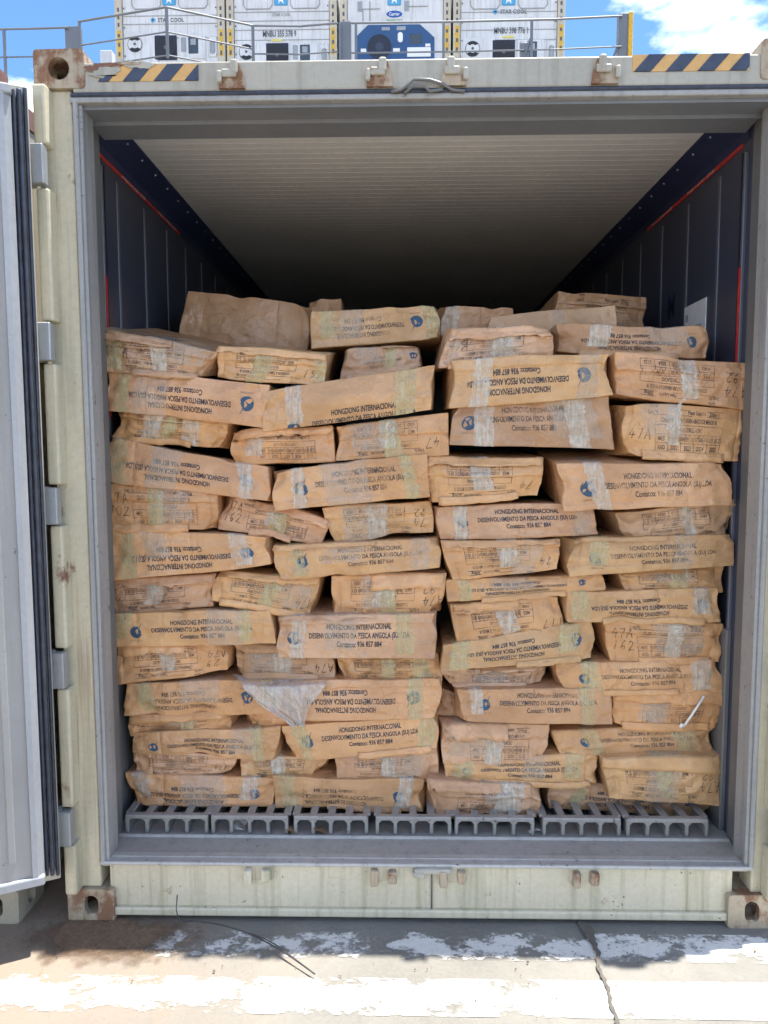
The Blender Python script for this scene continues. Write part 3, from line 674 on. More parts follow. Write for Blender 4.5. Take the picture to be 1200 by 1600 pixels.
    def flap_sheet(s, u0, u1, v0, v1, lift, over=0.0):
        """a loose board flap: folded at v0, its free wavy edge at v1 standing off the face"""
        nu, nt = 26, 5; U, V, O, Z = [], [], [], []; sd = s.seed*1.7+v0*9
        for k in range(nt+1):
            t = k/nt
            for i in range(nu+1):
                q = i/nu; wob = noise.noise(Vector((q*4, sd, 0)))*.06+noise.noise(Vector((q*15, sd, 3)))*.025
                U.append(u0+(u1-u0)*(q+.01*noise.noise(Vector((t*5, sd, q > .5)))*t)); V.append(v0+(v1-v0)*t+wob*t*(1 if over == 0 else .3))
                O.append(.0022+lift*t**1.4*(.55+.9*abs(noise.noise(Vector((q*3.3, sd, 7))))+.25*noise.noise(Vector((q*11, sd, 1))))); Z.append(-over*t*t*(1+.5*wob*8))
        P = s.samp(s.G, s.us, s.vs, U, V, O); P[:, 2] += Z; P2 = P+np.array([0, -.0017, .0003]); n = len(P); F = []
        for k in range(nt):
            for i in range(nu):
                a = k*(nu+1)+i; F.append((a, a+1, a+nu+2, a+nu+1)); F.append((n+a, n+a+nu+1, n+a+nu+2, n+a+1))
        for i in range(nu): a = nt*(nu+1)+i; F.append((a, a+1, n+a+1, n+a)); F.append((i+1, i, n+i, n+i+1))
        for k in range(nt):
            for a, b in ((k*(nu+1), (k+1)*(nu+1)), ((k+1)*(nu+1)+nu, k*(nu+1)+nu)): F.append((a, b, n+b, n+a))
        o = pydata('flap', np.vstack([P, P2]), F, 'cardboard', s.o); o.color = [min(1, x*1.06) for x in s.o.color[:3]]+[1]
    def lines(s, segs, wd):
        v, f = [], []
        for (x0, z0, x1, z1) in segs:
            L_ = math.hypot(x1-x0, z1-z0); n = max(1, int(L_/.008)); nx, nz = -(z1-z0)/max(L_, 1e-6)*wd/2, (x1-x0)/max(L_, 1e-6)*wd/2
            for i in range(n+1):
                t = i/n; x, z = x0+(x1-x0)*t, z0+(z1-z0)*t; v += [(x+nx, z+nz), (x-nx, z-nz)]
                if i: k = len(v); f.append((k-4, k-3, k-1, k-2))
        return v, f
    def textrow(s, V, F, st, cx, z, wd, hh, bold=.012, slant=0):
        v, f = text2d(st, bold); b = len(V); m_ = v[:, 0].max()
        V += [(cx-wd/2+a/m_*wd, z+c*hh+slant*(a/m_-.5)) for a, c in v]; F += [tuple(i+b for i in q) for q in f]
    def print_long(s, off=(0, 0), k=1.0):
        Wn, Hn = s.W, s.H; hh = min(.020, Hn*.125)*k; ox, oz = off
        V, F = [], []; cx = Wn*.56+ox
        s.textrow(V, F, 'HONGDONG INTERNACIONAL', cx, Hn*.70+oz, min(.235, Wn*.40)*k, hh, .024)
        s.textrow(V, F, 'DESENVOLVIMENTO DA PESCA ANGOLA (SU) LDA', cx, Hn*.70-hh*1.62+oz, min(.375, Wn*.62)*k, hh, .024)
        s.textrow(V, F, 'Contatco: 936 857 884', cx, Hn*.70-hh*3.24+oz, min(.168, Wn*.28)*k, hh, .024)
        s.put2d('lettering', V, F, 'ink_faint' if s.rnd.random() < .40 else 'ink')
        # emblem: globe with a leaping bill fish
        r = min(.027, Hn*.175); ex, ez = Wn*.155+ox, Hn*.50+oz; V, F = [], []
        def ring(pts):
            b = len(V); V.extend(pts); F.append(tuple(range(b, b+len(pts))))
        n = 22
        for q in range(n-4):
            a0, a1 = math.radians(70+q*270/(n-4)), math.radians(70+(q+1)*270/(n-4)); t0, t1 = q/(n-4), (q+1)/(n-4)
            i0, i1 = r*(.62-.5*math.sin(math.pi*t0)), r*(.62-.5*math.sin(math.pi*t1))
            ring([(ex+r*math.cos(a0), ez+r*math.sin(a0)), (ex+r*math.cos(a1), ez+r*math.sin(a1)), (ex+.12*r+i1*math.cos(a1), ez+i1*math.sin(a1)), (ex+.12*r+i0*math.cos(a0), ez+i0*math.sin(a0))])
        fx = [(.05, -.75, .05), (.30, -.62, .17), (.52, -.35, .22), (.60, 0, .24), (.52, .35, .20), (.40, .62, .13), (.55, .95, .06), (.85, 1.5, .02)]
        for q in range(len(fx)-1):
            x0, z0, w0 = fx[q]; x1, z1, w1 = fx[q+1]; ring([(ex+(x0-w0)*r, ez+z0*r), (ex+(x0+w0)*r, ez+z0*r), (ex+(x1+w1)*r, ez+z1*r), (ex+(x1-w1)*r, ez+z1*r)])
        s.put2d('emblem', V, F, 'ink_blue'); V, F = [], []
        s.textrow(V, F, 'HONG DONG', ex, ez-r*1.55, r*1.9, r*.24, .0); s.put2d('emblem_caption', V, F, 'ink_faint')
    def print_form(s):
        Wn, Hn = s.W, s.H; x0, x1 = Wn*.27, Wn*.82; hz = Hn*.165; zb = Hn*.12; V, F = [], []
        seg = [(x0, zb+k*hz, x1, zb+k*hz) for k in range(4)]+[(x0, zb, x0, zb+3*hz), (x1, zb, x1, zb+3*hz)]
        w5 = (x1-x0)/5
        seg += [(x0+w5*k, zb, x0+w5*k, zb+hz) for k in range(1, 5)]+[(x0+w5, zb+hz, x0+w5, zb+2*hz)]
        w12 = (x1-x0-w5)/12; seg += [(x0+w5+w12*k, zb+hz, x0+w5+w12*k, zb+2*hz) for k in range(1, 12)]
        zt = zb+3*hz; seg += [(x0-.01, zt+hz*1.1, x0+.30*Wn, zt+hz*1.1), (x0+.42*Wn, zt+hz*1.1, x1, zt+hz*1.1), (x0+.42*Wn, zt+hz*1.75, x1, zt+hz*1.75), (x0+.05, zt+hz*1.75, x0+.26*Wn, zt+hz*1.75)]
        v, f = s.lines(seg, .0017); s.put2d('form_lines', v, f, 'ink_faint')
        hh = hz*.5; T = lambda st, cx, z, wd: s.textrow(V, F, st, cx, z, wd, hh, .02)
        for k, st in enumerate(('ANO', '2022', '2023', '2024', '2025')): T(st, x0+w5*(k+.5), zb+hz*.25, w5*.55)
        T('MES', x0+w5*.5, zb+hz*1.25, w5*.5)
        for k in range(12): T('%02d' % (k+1), x0+w5+w12*(k+.5), zb+hz*1.25, w12*.7)
        T('DATA DE CONGELACAO', (x0+x1)/2, zb+hz*2.25, (x1-x0)*.42)
        T('CONSERVAR A TEMPERATURA ABAIXO DE MENOS 18', (x0+x1)/2, zt+hz*.3, (x1-x0)*.82)
        T('Lote N.', x0-.004, zt+hz*1.2, .034); T('Peso Liquido', x0+.34*Wn, zt+hz*1.25, .062); T('Nome', x0, zt+hz*1.9, .026); T('20kg', x0+.48*Wn, zt+hz*1.2, .036)
        s.put2d('form_print', V, F, 'ink_faint')
    def hand(s, rows, x, z, hh, upright=True, wd=.0026):
        """marker strokes; x, z measured on the face as seen from outside"""
        iv = s.inv; s.inv = False; seg = []; rnd = s.rnd
        for k, row in enumerate(rows):
            cx = x+rnd.uniform(-.004, .004)
            for ch in row:
                for st in GLY[ch]:
                    q = [(a*hh*.62, b*hh) for a, b in st]
                    if not upright: q = [(hh*.62-a, hh-b) for a, b in q]
                    q = [(cx+a+rnd.uniform(-.0015, .0015)+b*.15, z-k*hh*1.25+b+rnd.uniform(-.0015, .0015)) for a, b in q]
                    seg += [(q[i][0], q[i][1], q[i+1][0], q[i+1][1]) for i in range(len(q)-1)]
                cx += hh*.78
        v, f = s.lines(seg, wd); s.put2d('handwriting', v, f, 'marker', .0016); s.inv = iv
    def tape(s, u, wd, mat, v0=-.02, v1=1.0, top=.35, lean=0.0):
        fs = []; nc = 7; R1 = list(np.linspace(max(0, v0), min(1, v1), 22)); R2 = list(np.linspace(.02, top, 6)) if v1 >= 1 and top > 0 else []
        U, V, O = [], [], []
        for k, v in enumerate(R1+R2):
            jr = s.rnd.uniform(-.005, .005)
            for c in range(nc):
                U.append(u+((c/(nc-1)-.5)*wd+(jr if c in (0, nc-1) else 0)+(lean*(v-.5) if k < len(R1) else lean*.5))/s.W); V.append(v)
                O.append(.0026+(.0013*noise.noise(Vector((c*2.1, k*.7, s.seed)))))
            if k:
                b = k*nc
                for c in range(nc-1): fs.append((b-nc+c, b-nc+c+1, b+c+1, b+c))
        m_ = len(R1)*nc; vs_ = s.samp(s.G, s.us, s.vs, U[:m_], V[:m_], O[:m_])
        if R2: vs_ = np.vstack([vs_, s.samp(s.T, s.us, s.ws, U[m_:], V[m_:], O[m_:], (0, 0, 1))])
        pydata('tape', vs_, fs, mat, s.o)

def Q(*a): return [(a[0], a[1]), (a[2], a[3]), (a[4], a[5]), (a[6], a[7])]
# key, type, quad TL TR BR BL, upside down, dy, lift, tone, tapes, handwriting, label
UL, UR = 'HL', 'HR'
T_ = [
 ('L1', 'E', Q(164, 516, 336, 554, 322, 586, 170, 578), 1, .0, .10, 'd', [(.5, 'w'), (.1, 'y')], ('47A',), 'dented carton topmost in the stack against the left wall'),
 ('L2', 'E', Q(346, 545, 512, 555, 502, 599, 334, 588), 1, .02, .085, 'y', [(.42, 'y'), (.95, 'y')], ('R', '162'), 'yellow-taped carton marked 162 beside the topmost carton at the left wall'),
 ('L3', 'L', Q(163, 581, 418, 604, 412, 664, 163, 636), 1, .0, 0, 'n', [(.12, 'y')], None, 'long carton with inverted lettering, second down at the left wall'),
 ('L4', 'E', Q(183, 642, 362, 655, 348, 697, 172, 681), 1, .035, 0, 'y', [(.35, 'w'), (.68, 'w'), (.5, 'y')], None, 'flattened carton with milky tape patches, third down at the left wall'),
 ('L5', 'L', Q(164, 686, 415, 735, 421, 779, 158, 748), 1, .0, 0, 'n', [(.1, 'y'), (.86, 'w')], None, 'long inverted-print carton with a torn tapering right end at the left wall'),
 ('L6', 'E', Q(156, 759, 337, 764, 340, 826, 168, 823), 0, .01, 0, 'o', [(.47, 'y')], ('L', '47A', '702'), 'carton boldly marked 47A 702 upright against the left wall'),
 ('L7', 'E', Q(347, 772, 516, 815, 499, 848, 343, 821), 0, .03, .03, 'p', [(.5, 'w'), (.55, 'y')], ('L', '47A', '162'), 'sagging carton marked 47A beside the one marked 702'),
 ('L8', 'L', Q(169, 830, 414, 844, 425, 879, 165, 905), 1, -.01, 0, 'o', [(.14, 'y'), (.82, 'w')], None, 'long inverted-print carton just below the carton marked 702'),
 ('L9', 'E', Q(168, 911, 335, 898, 331, 945, 169, 958), 1, .02, 0, 'p', [(.45, 'w')], ('L', '62'), 'crumpled form-side carton sixth level from the floor at the left wall'),
 ('L10', 'E', Q(336, 895, 502, 908, 484, 962, 334, 934), 1, .01, .01, 'y', [(.55, 'y')], ('R', '47A'), 'yellowish carton with drooping lower left flap, left centre at mid height'),
 ('L11', 'L', Q(177, 964, 423, 957, 430, 1003, 178, 1006), 0, -.02, 0, 'y', [(.06, 'y'), (.82, 'y')], None, 'long upright-print yellowish carton lying lowest with upright print on the left wall'),
 ('L12', 'E', Q(178, 1008, 356, 1009, 354, 1046, 184, 1066), 1, .0, 0, 'o', [(.47, 'w')], ('R', '47A', '92'), 'form-side carton marked 47A below the yellowish long carton at the left'),
 ('L13', 'E', Q(362, 1006, 520, 1012, 521, 1055, 366, 1054), 1, .035, 0, 'd', [(.5, 'w')], ('R', '47A'), 'dim carton just above the hanging plastic film'),
 ('L14', 'L', Q(192, 1070, 424, 1068, 432, 1112, 196, 1117), 1, -.01, 0, 'o', [(.16, 'y'), (.95, 'y')], None, 'long inverted-print carton left of the hanging plastic film'),
 ('L15', 'E', Q(200, 1119, 368, 1115, 360, 1137, 206, 1149), 1, .01, 0, 'o', [(.55, 'y')], ('L', '762'), 'squashed carton marked 762 at the left, fourth above the floor'),
 ('L16', 'L', Q(205, 1150, 436, 1140, 434, 1186, 209, 1174), 0, -.005, 0, 'o', [(.85, 'y')], None, 'squeezed long carton with half-hidden lettering, third above the floor at left'),
 ('L16b', 'E', Q(376, 1114, 545, 1119, 540, 1131, 381, 1136), 1, .02, 0, 'o', [], None, 'thin squashed carton edge right under the plastic film'),
 ('L17', 'E', Q(205, 1173, 368, 1184, 362, 1205, 208, 1211), 1, .015, 0, 'p', [], ('R', '47A'), 'squashed carton second above the floor at the left'),
 ('L18', 'E', Q(371, 1184, 514, 1190, 505, 1209, 381, 1213), 1, .02, 0, 'y', [(.45, 'w')], None, 'thin form-side carton second above the floor, left centre'),
 ('L19', 'L', Q(197, 1213, 428, 1221, 428, 1256, 199, 1254), 1, -.005, 0, 'o', [(.12, 'w'), (.82, 'w')], None, 'long inverted-print carton on the floor grating at far left'),
 ('M0', 'L', Q(488, 492, 682, 479, 690, 525, 484, 541), 1, .20, 0, 'y', [(.14, 'y'), (.95, 'y')], None, 'long inverted-print carton on top of the middle stack'),
 ('M1', 'L', Q(540, 549, 653, 541, 660, 567, 534, 589), 1, .14, 0, 'p', [(.6, 'y')], None, 'short visible carton wedged under the top middle carton'),
 ('M2', 'L', Q(413, 616, 678, 574, 676, 637, 413, 671), 0, .0, .03, 'y', [(.19, 'w'), (.83, 'y')], None, 'tilted rounded carton with lettering along its bottom edge, middle stack'),
 ('M3', 'E', Q(358, 676, 517, 669, 522, 718, 360, 724), 0, .025, 0, 'o', [(.25, 'w')], None, 'carton with clear upright date table, left of the white-strapped one'),
 ('M4', 'E', Q(523, 671, 697, 648, 698, 707, 527, 716), 1, .01, .0, 'o', [(.47, 'w'), (.5, 'y')], ('R', '74'), 'carton with white strapping and inverted table, middle stack upper part'),
 ('M5', 'L', Q(420, 739, 664, 714, 669, 771, 433, 795), 0, -.01, 0, 'o', [(.17, 'w'), (.88, 'y')], None, 'long carton with crisp upright lettering at the middle, eye level'),
 ('M6', 'E', Q(507, 797, 675, 785, 675, 828, 522, 845), 1, .03, 0, 'y', [(.47, 'w')], ('R', '29', '47'), 'carton marked 29 between two long upright-print cartons'),
 ('M7', 'L', Q(425, 857, 687, 845, 684, 885, 433, 905), 0, -.01, 0, 'y', [(.15, 'y'), (.88, 'c')], None, 'long upright-print carton below the carton marked 29'),
 ('M8', 'E', Q(520, 906, 696, 898, 689, 959, 519, 959), 1, .01, 0, 'o', [(.47, 'w'), (.5, 'y')], ('R', '29', '47A'), 'carton with shiny tape and inverted 47A in the middle of the pile'),
 ('M9', 'L', Q(431, 968, 683, 962, 677, 1026, 437, 1024), 0, -.025, 0, 'p', [(.14, 'w'), (.8, 'y')], None, 'pinkish long upright-print carton in the middle of the pile'),
 ('M10', 'E', Q(522, 1027, 688, 1027, 688, 1059, 530, 1058), 1, .02, 0, 'y', [(.5, 'y'), (.8, 'y')], ('R', '29'), 'bulging yellow carton squashed under the pinkish long one'),
 ('M11', 'L', Q(428, 1068, 689, 1064, 681, 1120, 434, 1124), 1, -.01, 0, 'n', [(.85, 'y')], None, 'long inverted-print carton behind the hanging plastic film'),
 ('M11b', 'E', Q(688, 1078, 712, 1086, 716, 1116, 682, 1119), 1, .06, 0, 'd', [], None, 'crushed dark carton corner in the gap right of the film'),
 ('M12', 'L', Q(443, 1140, 683, 1122, 684, 1167, 452, 1188), 0, -.005, 0, 'o', [(.12, 'y'), (.92, 'y')], None, 'tilted long carton with faded print, third above the floor, middle'),
 ('M13', 'E', Q(527, 1188, 687, 1169, 687, 1219, 530, 1215), 1, .015, 0, 'p', [(.5, 'w')], None, 'wrinkled form-side carton second above the floor in the middle'),
 ('M14', 'L', Q(429, 1217, 666, 1224, 664, 1264, 432, 1257), 1, -.01, 0, 'o', [(.1, 'y'), (.85, 'w')], None, 'long inverted-print carton on the floor grating at left centre'),
 ('R1', 'E', Q(702, 514, 863, 513, 860, 553, 686, 572), 1, .03, .03, 'p', [(.55, 'w'), (.1, 'c')], ('L', '47A'), 'crumpled carton on top of the right centre stack'),
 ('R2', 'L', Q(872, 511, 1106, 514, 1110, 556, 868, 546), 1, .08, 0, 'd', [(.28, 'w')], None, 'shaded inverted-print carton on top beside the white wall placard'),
 ('R3', 'L', Q(705, 567, 957, 556, 959, 614, 702, 634), 1, -.005, 0, 'y', [(.2, 'w'), (.85, 'c')], None, 'long carton with very clear inverted lettering, upper right centre'),
 ('R4', 'E', Q(964, 554, 1169, 570, 1165, 637, 965, 613), 1, .0, 0, 'n', [(.55, 'w')], ('R', '29', '47A'), 'carton touching the right wall with inverted 47A, uppermost there'),
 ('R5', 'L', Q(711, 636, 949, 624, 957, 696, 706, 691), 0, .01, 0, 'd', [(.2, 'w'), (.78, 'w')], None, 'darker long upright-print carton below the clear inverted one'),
 ('R6', 'E', Q(972, 634, 1165, 643, 1151, 717, 977, 708), 0, .0, 0, 'y', [(.42, 'w')], ('L', '', '47A'), 'carton marked 47A upright, second down against the right wall'),
 ('R7', 'E', Q(667, 716, 846, 719, 844, 773, 674, 783), 1, .0, .03, 'y', [(.47, 'w')], ('R', '47'), 'domed form-side carton at centre right with a bulging top'),
 ('R8', 'L', Q(872, 731, 1142, 726, 1143, 786, 884, 794), 0, -.035, .055, 'n', [(.22, 'w')], None, 'long upright-print carton with its top sloping to the front, right'),
 ('R9', 'L', Q(678, 795, 925, 789, 931, 833, 686, 840), 0, .015, 0, 'p', [(.16, 'w'), (.92, 'c')], None, 'long upright-print carton under the domed one'),
 ('R10', 'E', Q(964, 805, 1158, 784, 1154, 834, 982, 844), 1, .01, 0, 'g', [(.55, 'w')], None, 'crumpled form-side carton third down against the right wall'),
 ('R11', 'E', Q(692, 850, 872, 846, 872, 886, 704, 906), 1, .0, 0, 'o', [(.55, 'w')], ('R', '47'), 'form-side carton two below the domed one'),
 ('R12', 'L', Q(879, 846, 1146, 840, 1143, 879, 893, 896), 0, -.01, 0, 'y', [(.2, 'y'), (.7, 'c')], None, 'long upright-print carton below the crumpled one at the right wall'),
 ('R13', 'L', Q(699, 911, 946, 897, 943, 918, 702, 937), 1, .01, 0, 'y', [(.12, 'y')], None, 'thin squashed inverted-print carton right of centre'),
 ('R14', 'E', Q(968, 898, 1129, 883, 1130, 921, 976, 921), 1, .02, 0, 'y', [(.55, 'y')], None, 'thin form-side carton fifth down by the right wall'),
 ('R15', 'L', Q(880, 929, 1124, 923, 1124, 968, 890, 969), 1, -.005, 0, 'y', [(.1, 'y'), (.88, 'w')], None, 'long faded inverted-print carton sixth down by the right wall'),
 ('R16', 'E', Q(701, 947, 874, 934, 880, 983, 718, 1011), 1, .01, .0, 'o', [(.5, 'w')], ('R', '711'), 'carton with clear inverted table and torn top edge, right centre'),
 ('R17', 'L', Q(695, 1012, 924, 974, 929, 1025, 691, 1045), 1, -.005, 0, 'y', [(.12, 'y'), (.82, 'y')], None, 'tilted inverted-print carton below the torn-top one'),
 ('R18', 'E', Q(942, 974, 1134, 977, 1121, 1031, 958, 1029), 0, .01, 0, 'o', [(.58, 'w')], ('L', '47A', '162'), 'carton with white tape marked 47A 162 by the right wall'),
 ('R19', 'E', Q(692, 1050, 864, 1040, 851, 1065, 700, 1068), 0, .025, 0, 'p', [], ('L', '62'), 'thin squashed carton marked 62 right of the middle'),
 ('R20', 'L', Q(868, 1040, 1128, 1036, 1130, 1079, 881, 1081), 0, -.01, 0, 'o', [(.2, 'y'), (.87, 'w')], None, 'long upright-print carton just above the one with the white straw'),
 ('R21', 'L', Q(714, 1082, 957, 1080, 955, 1129, 715, 1124), 0, -.03, 0, 'n', [(.13, 'w'), (.84, 'y')], None, 'long upright-print carton left of the one with the white straw'),
 ('R22', 'E', Q(962, 1082, 1133, 1082, 1124, 1138, 960, 1130), 0, .0, 0, 'o', [(.4, 'c')], None, 'carton with a white straw stuck across its face'),
 ('R23', 'E', Q(688, 1134, 857, 1136, 850, 1189, 696, 1190), 0, .0, 0, 'p', [(.5, 'w')], None, 'wrinkled form-side carton third above the floor, right centre'),
 ('R24', 'L', Q(860, 1146, 1120, 1137, 1118, 1171, 880, 1177), 0, .01, 0, 'o', [(.24, 'y'), (.8, 'y')], None, 'long upright-print carton right below the one with the straw'),
 ('R25', 'L', Q(696, 1192, 935, 1181, 938, 1223, 698, 1216), 0, .0, 0, 'y', [(.12, 'y'), (.82, 'y')], None, 'half-hidden long carton second above the floor, right centre'),
 ('R26', 'E', Q(942, 1187, 1129, 1184, 1124, 1256, 956, 1243), 1, -.035, 0, 'y', [(.5, 'y')], ('R', '29', '47A'), 'big carton with inverted table at the lower right corner'),
 ('R27', 'E', Q(672, 1220, 852, 1231, 836, 1276, 668, 1270), 0, -.035, 0, 'p', [(.65, 'w'), (.75, 'w')], None, 'badly crumpled carton overhanging the floor grating, right centre'),
 ('R28', 'L', Q(854, 1225, 1120, 1234, 1108, 1272, 854, 1260), 1, .03, 0, 'd', [(.2, 'y')], None, 'long inverted-print carton under the big one at lower right'),
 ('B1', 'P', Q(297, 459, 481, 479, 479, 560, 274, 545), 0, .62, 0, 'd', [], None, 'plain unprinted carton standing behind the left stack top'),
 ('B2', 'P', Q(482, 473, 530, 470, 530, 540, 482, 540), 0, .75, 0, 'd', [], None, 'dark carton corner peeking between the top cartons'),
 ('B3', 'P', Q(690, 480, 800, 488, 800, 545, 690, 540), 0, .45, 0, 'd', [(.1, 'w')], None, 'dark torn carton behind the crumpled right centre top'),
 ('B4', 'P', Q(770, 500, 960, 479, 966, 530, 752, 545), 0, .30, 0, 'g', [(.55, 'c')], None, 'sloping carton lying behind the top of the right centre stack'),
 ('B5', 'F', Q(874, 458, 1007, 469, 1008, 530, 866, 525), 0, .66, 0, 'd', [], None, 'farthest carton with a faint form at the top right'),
]
CT = {}
for n_, (key, typ, quad, inv, dy, lift, tone, tps, hnd, label) in enumerate(T_):
    ty = 'L' if typ in 'LP' else 'E'
    rg = {'L1': 1.3, 'L4': 1.5, 'L7': 1.3, 'R1': 1.5, 'R10': 1.5, 'R27': 1.6, 'R19': 1.3, 'R16': 1.2, 'M10': 1.2, 'B3': 1.6}.get(key, 1.0)
    c = Carton(key, ty, quad, inv, dy, lift, tone, label, n_+1, crush=rg, rough=rg, bul={'M2': 2.2, 'R7': 2, 'M10': 2}.get(key, 1), D={'M11b': .3, 'L16b': .4}.get(key), yfix=.205 if typ in 'PF' else None)
    CT[key] = c
    if typ == 'L':
        off = {'M2': (.02, -c.H*.52), 'L16': (.0, -c.H*.14), 'R13': (0, -c.H*.02), 'R28': (0, .0), 'M1': (-.02, .0)}.get(key, (random.uniform(-.030, .022), random.uniform(-.012, .008)))
        c.print_long(off, 1.0 if c.W > .45 else .75)
    if typ in 'EF' and key not in ('M11b', 'L16b'): c.print_form()
    rr = c.rnd
    if typ == 'E' and key not in ('M11b', 'L16b'):
        if rr.random() < .62:
            a = rr.choice(((.01, .99), (.02, .62), (.35, .98), (.0, .99))); c.flap_sheet(a[0], a[1], .985, rr.uniform(.66, .84), rr.uniform(.008, .018))
        if rr.random() < .5: c.flap_sheet(rr.uniform(0, .3), rr.uniform(.7, 1), .13, .0, rr.uniform(.009, .018), rr.uniform(.0, .006))
    if typ == 'L':
        if rr.random() < .32: c.flap_sheet(rr.uniform(0, .5), rr.uniform(.7, 1), .12, .0, rr.uniform(.008, .015), rr.uniform(.0, .005))
        if rr.random() < .30: c.flap_sheet(rr.choice((.0, .5)), rr.choice((.62, .99)), .99, rr.uniform(.84, .92), rr.uniform(.006, .011))
    for u, t in tps:
        c.tape(u, random.uniform(.044, .078), {'y': 'tape_yellow', 'w': 'tape_white', 'c': 'tape_clear'}[t], lean=random.uniform(-.03, .03), v0=random.choice((0, 0, .1, .25)))
    if typ in 'LE' and rr.random() < .45 and c.H > .07: c.tape(rr.uniform(.25, .8), rr.uniform(.08, .17), 'tape_clear', v0=rr.choice((0, .2, .4)), lean=rr.uniform(-.06, .06))
    if hnd:
        rows = [r_ for r_ in hnd if r_ not in ('L', 'R')]
        hh = min(.036, c.H*.25)
        if hnd[0] == 'R': c.hand(rows, c.W*.80, c.H*(.52 if len(rows) > 1 else .2), hh, False)
        else: c.hand(rows, c.W*.05, c.H*(.58 if len(rows) > 1 else .4), hh, True)

# torn plastic film hanging over two cartons
vs, fs = [], []; nx, nz_ = 60, 40
for j in range(nz_+1):
    for i in range(nx+1):
        t, q = i/nx, j/nz_
        xl, xr = 364+(455-364)*q**1.25+4*math.sin(q*9), 522+(474-522)*q**.7+3*math.sin(q*7)
        px = xl+(xr-xl)*t; py = 1052+ (1133-1052)*q+8*math.sin(math.pi*t)*(1-q)*.4
        yy = .238+.45*max(0, .2-q)-.010*math.sin(math.pi*t)*math.sin(math.pi*min(1, q+.15))+.03*max(0, .2-q)
        p = back(px, py, 1, yy); r_ = noise.noise(Vector((t*6-q*4, q*2, 1)))*.022+abs(noise.noise(Vector((t*16-q*8, q*3, 5))))*.022
        vs.append((p[0], p[1]+r_-.016, p[2]))
for j in range(nz_):
    for i in range(nx): a = j*(nx+1)+i; fs.append((a, a+1, a+nx+2, a+nx+1))
o = pydata('plastic_film', vs, fs, 'film'); tag(o, 'torn pale plastic film hanging as a point over the left cartons', 'plastic film')
# white straw on the carton face
c = CT['R22']; pa, pb = back(1100, 1088, 1, c.loc.y-c.D/2-.022), back(1069, 1134, 1, c.loc.y-c.D/2-.022)
mb = MB(); mb.tube([pa, (pa+pb)/2+np.array([0, -.002, 0]), pb], .0045, 8); mb.tube([pb, pb+np.array([-.012, -.004, .006]), pb+np.array([-.016, -.004, -.004])], .006, 8)
o = mb.build('white_straw', 'straw', None, True); tag(o, 'thin white plastic straw slanting across a carton at lower right', 'straw')
# crumpled strap ends standing up on two cartons
for k, (key, px, py) in enumerate((('R6', 1066, 634), ('M4', 607, 671))):
    c = CT[key]; p = back(px, py, 1, c.loc.y-c.D/2-.010); vs, fs = [], []
    for i in range(19):
        t = i/18; q = p+np.array([.020*(t-.5)+.012*math.sin(t*9+k), -.004-.006*math.sin(t*11), .018*math.sin(t*7+k)-.055*t*t+.01]); wd_ = .004+.004*noise.noise(Vector((t*8, k, 2)))
        vs += [q+np.array([-wd_, 0, wd_*.5]), q+np.array([wd_, -.002, -wd_*.4])]
        if i: fs.append((2*i-2, 2*i-1, 2*i+1, 2*i))
    pydata('strap_end', [v-np.array(c.loc) for v in vs], fs, 'tape_white', c.o)
# black wire on the ground
pts = []
for k in range(25):
    t = k/24; px, py = 300+(492-300)*t, 1440+(1523-1440)*t**1.15-10*math.sin(math.pi*t)
    p = back(px, py, 2, .014); pts.append((p[0], p[1], .016+.01*math.sin(math.pi*t)))
mb = MB(); mb.tube(pts, .0022, 6); mb.tube([(a+.004*math.sin(i*.5), b+.007*math.sin(i/12*math.pi), z+.002) for i, (a, b, z) in enumerate(pts[11:])], .0018, 6)
p0 = back(277, 1398, 1, -.01); p1 = back(280, 1440, 2, .02)
mb.tube([p0, (p0+p1)/2+np.array([-.004, -.01, 0]), p1, pts[0]], .0022, 6)
o = mb.build('loose_wire', 'wire', None, True); tag(o, 'thin dark doubled wire lying on the concrete below the sill', 'wire')


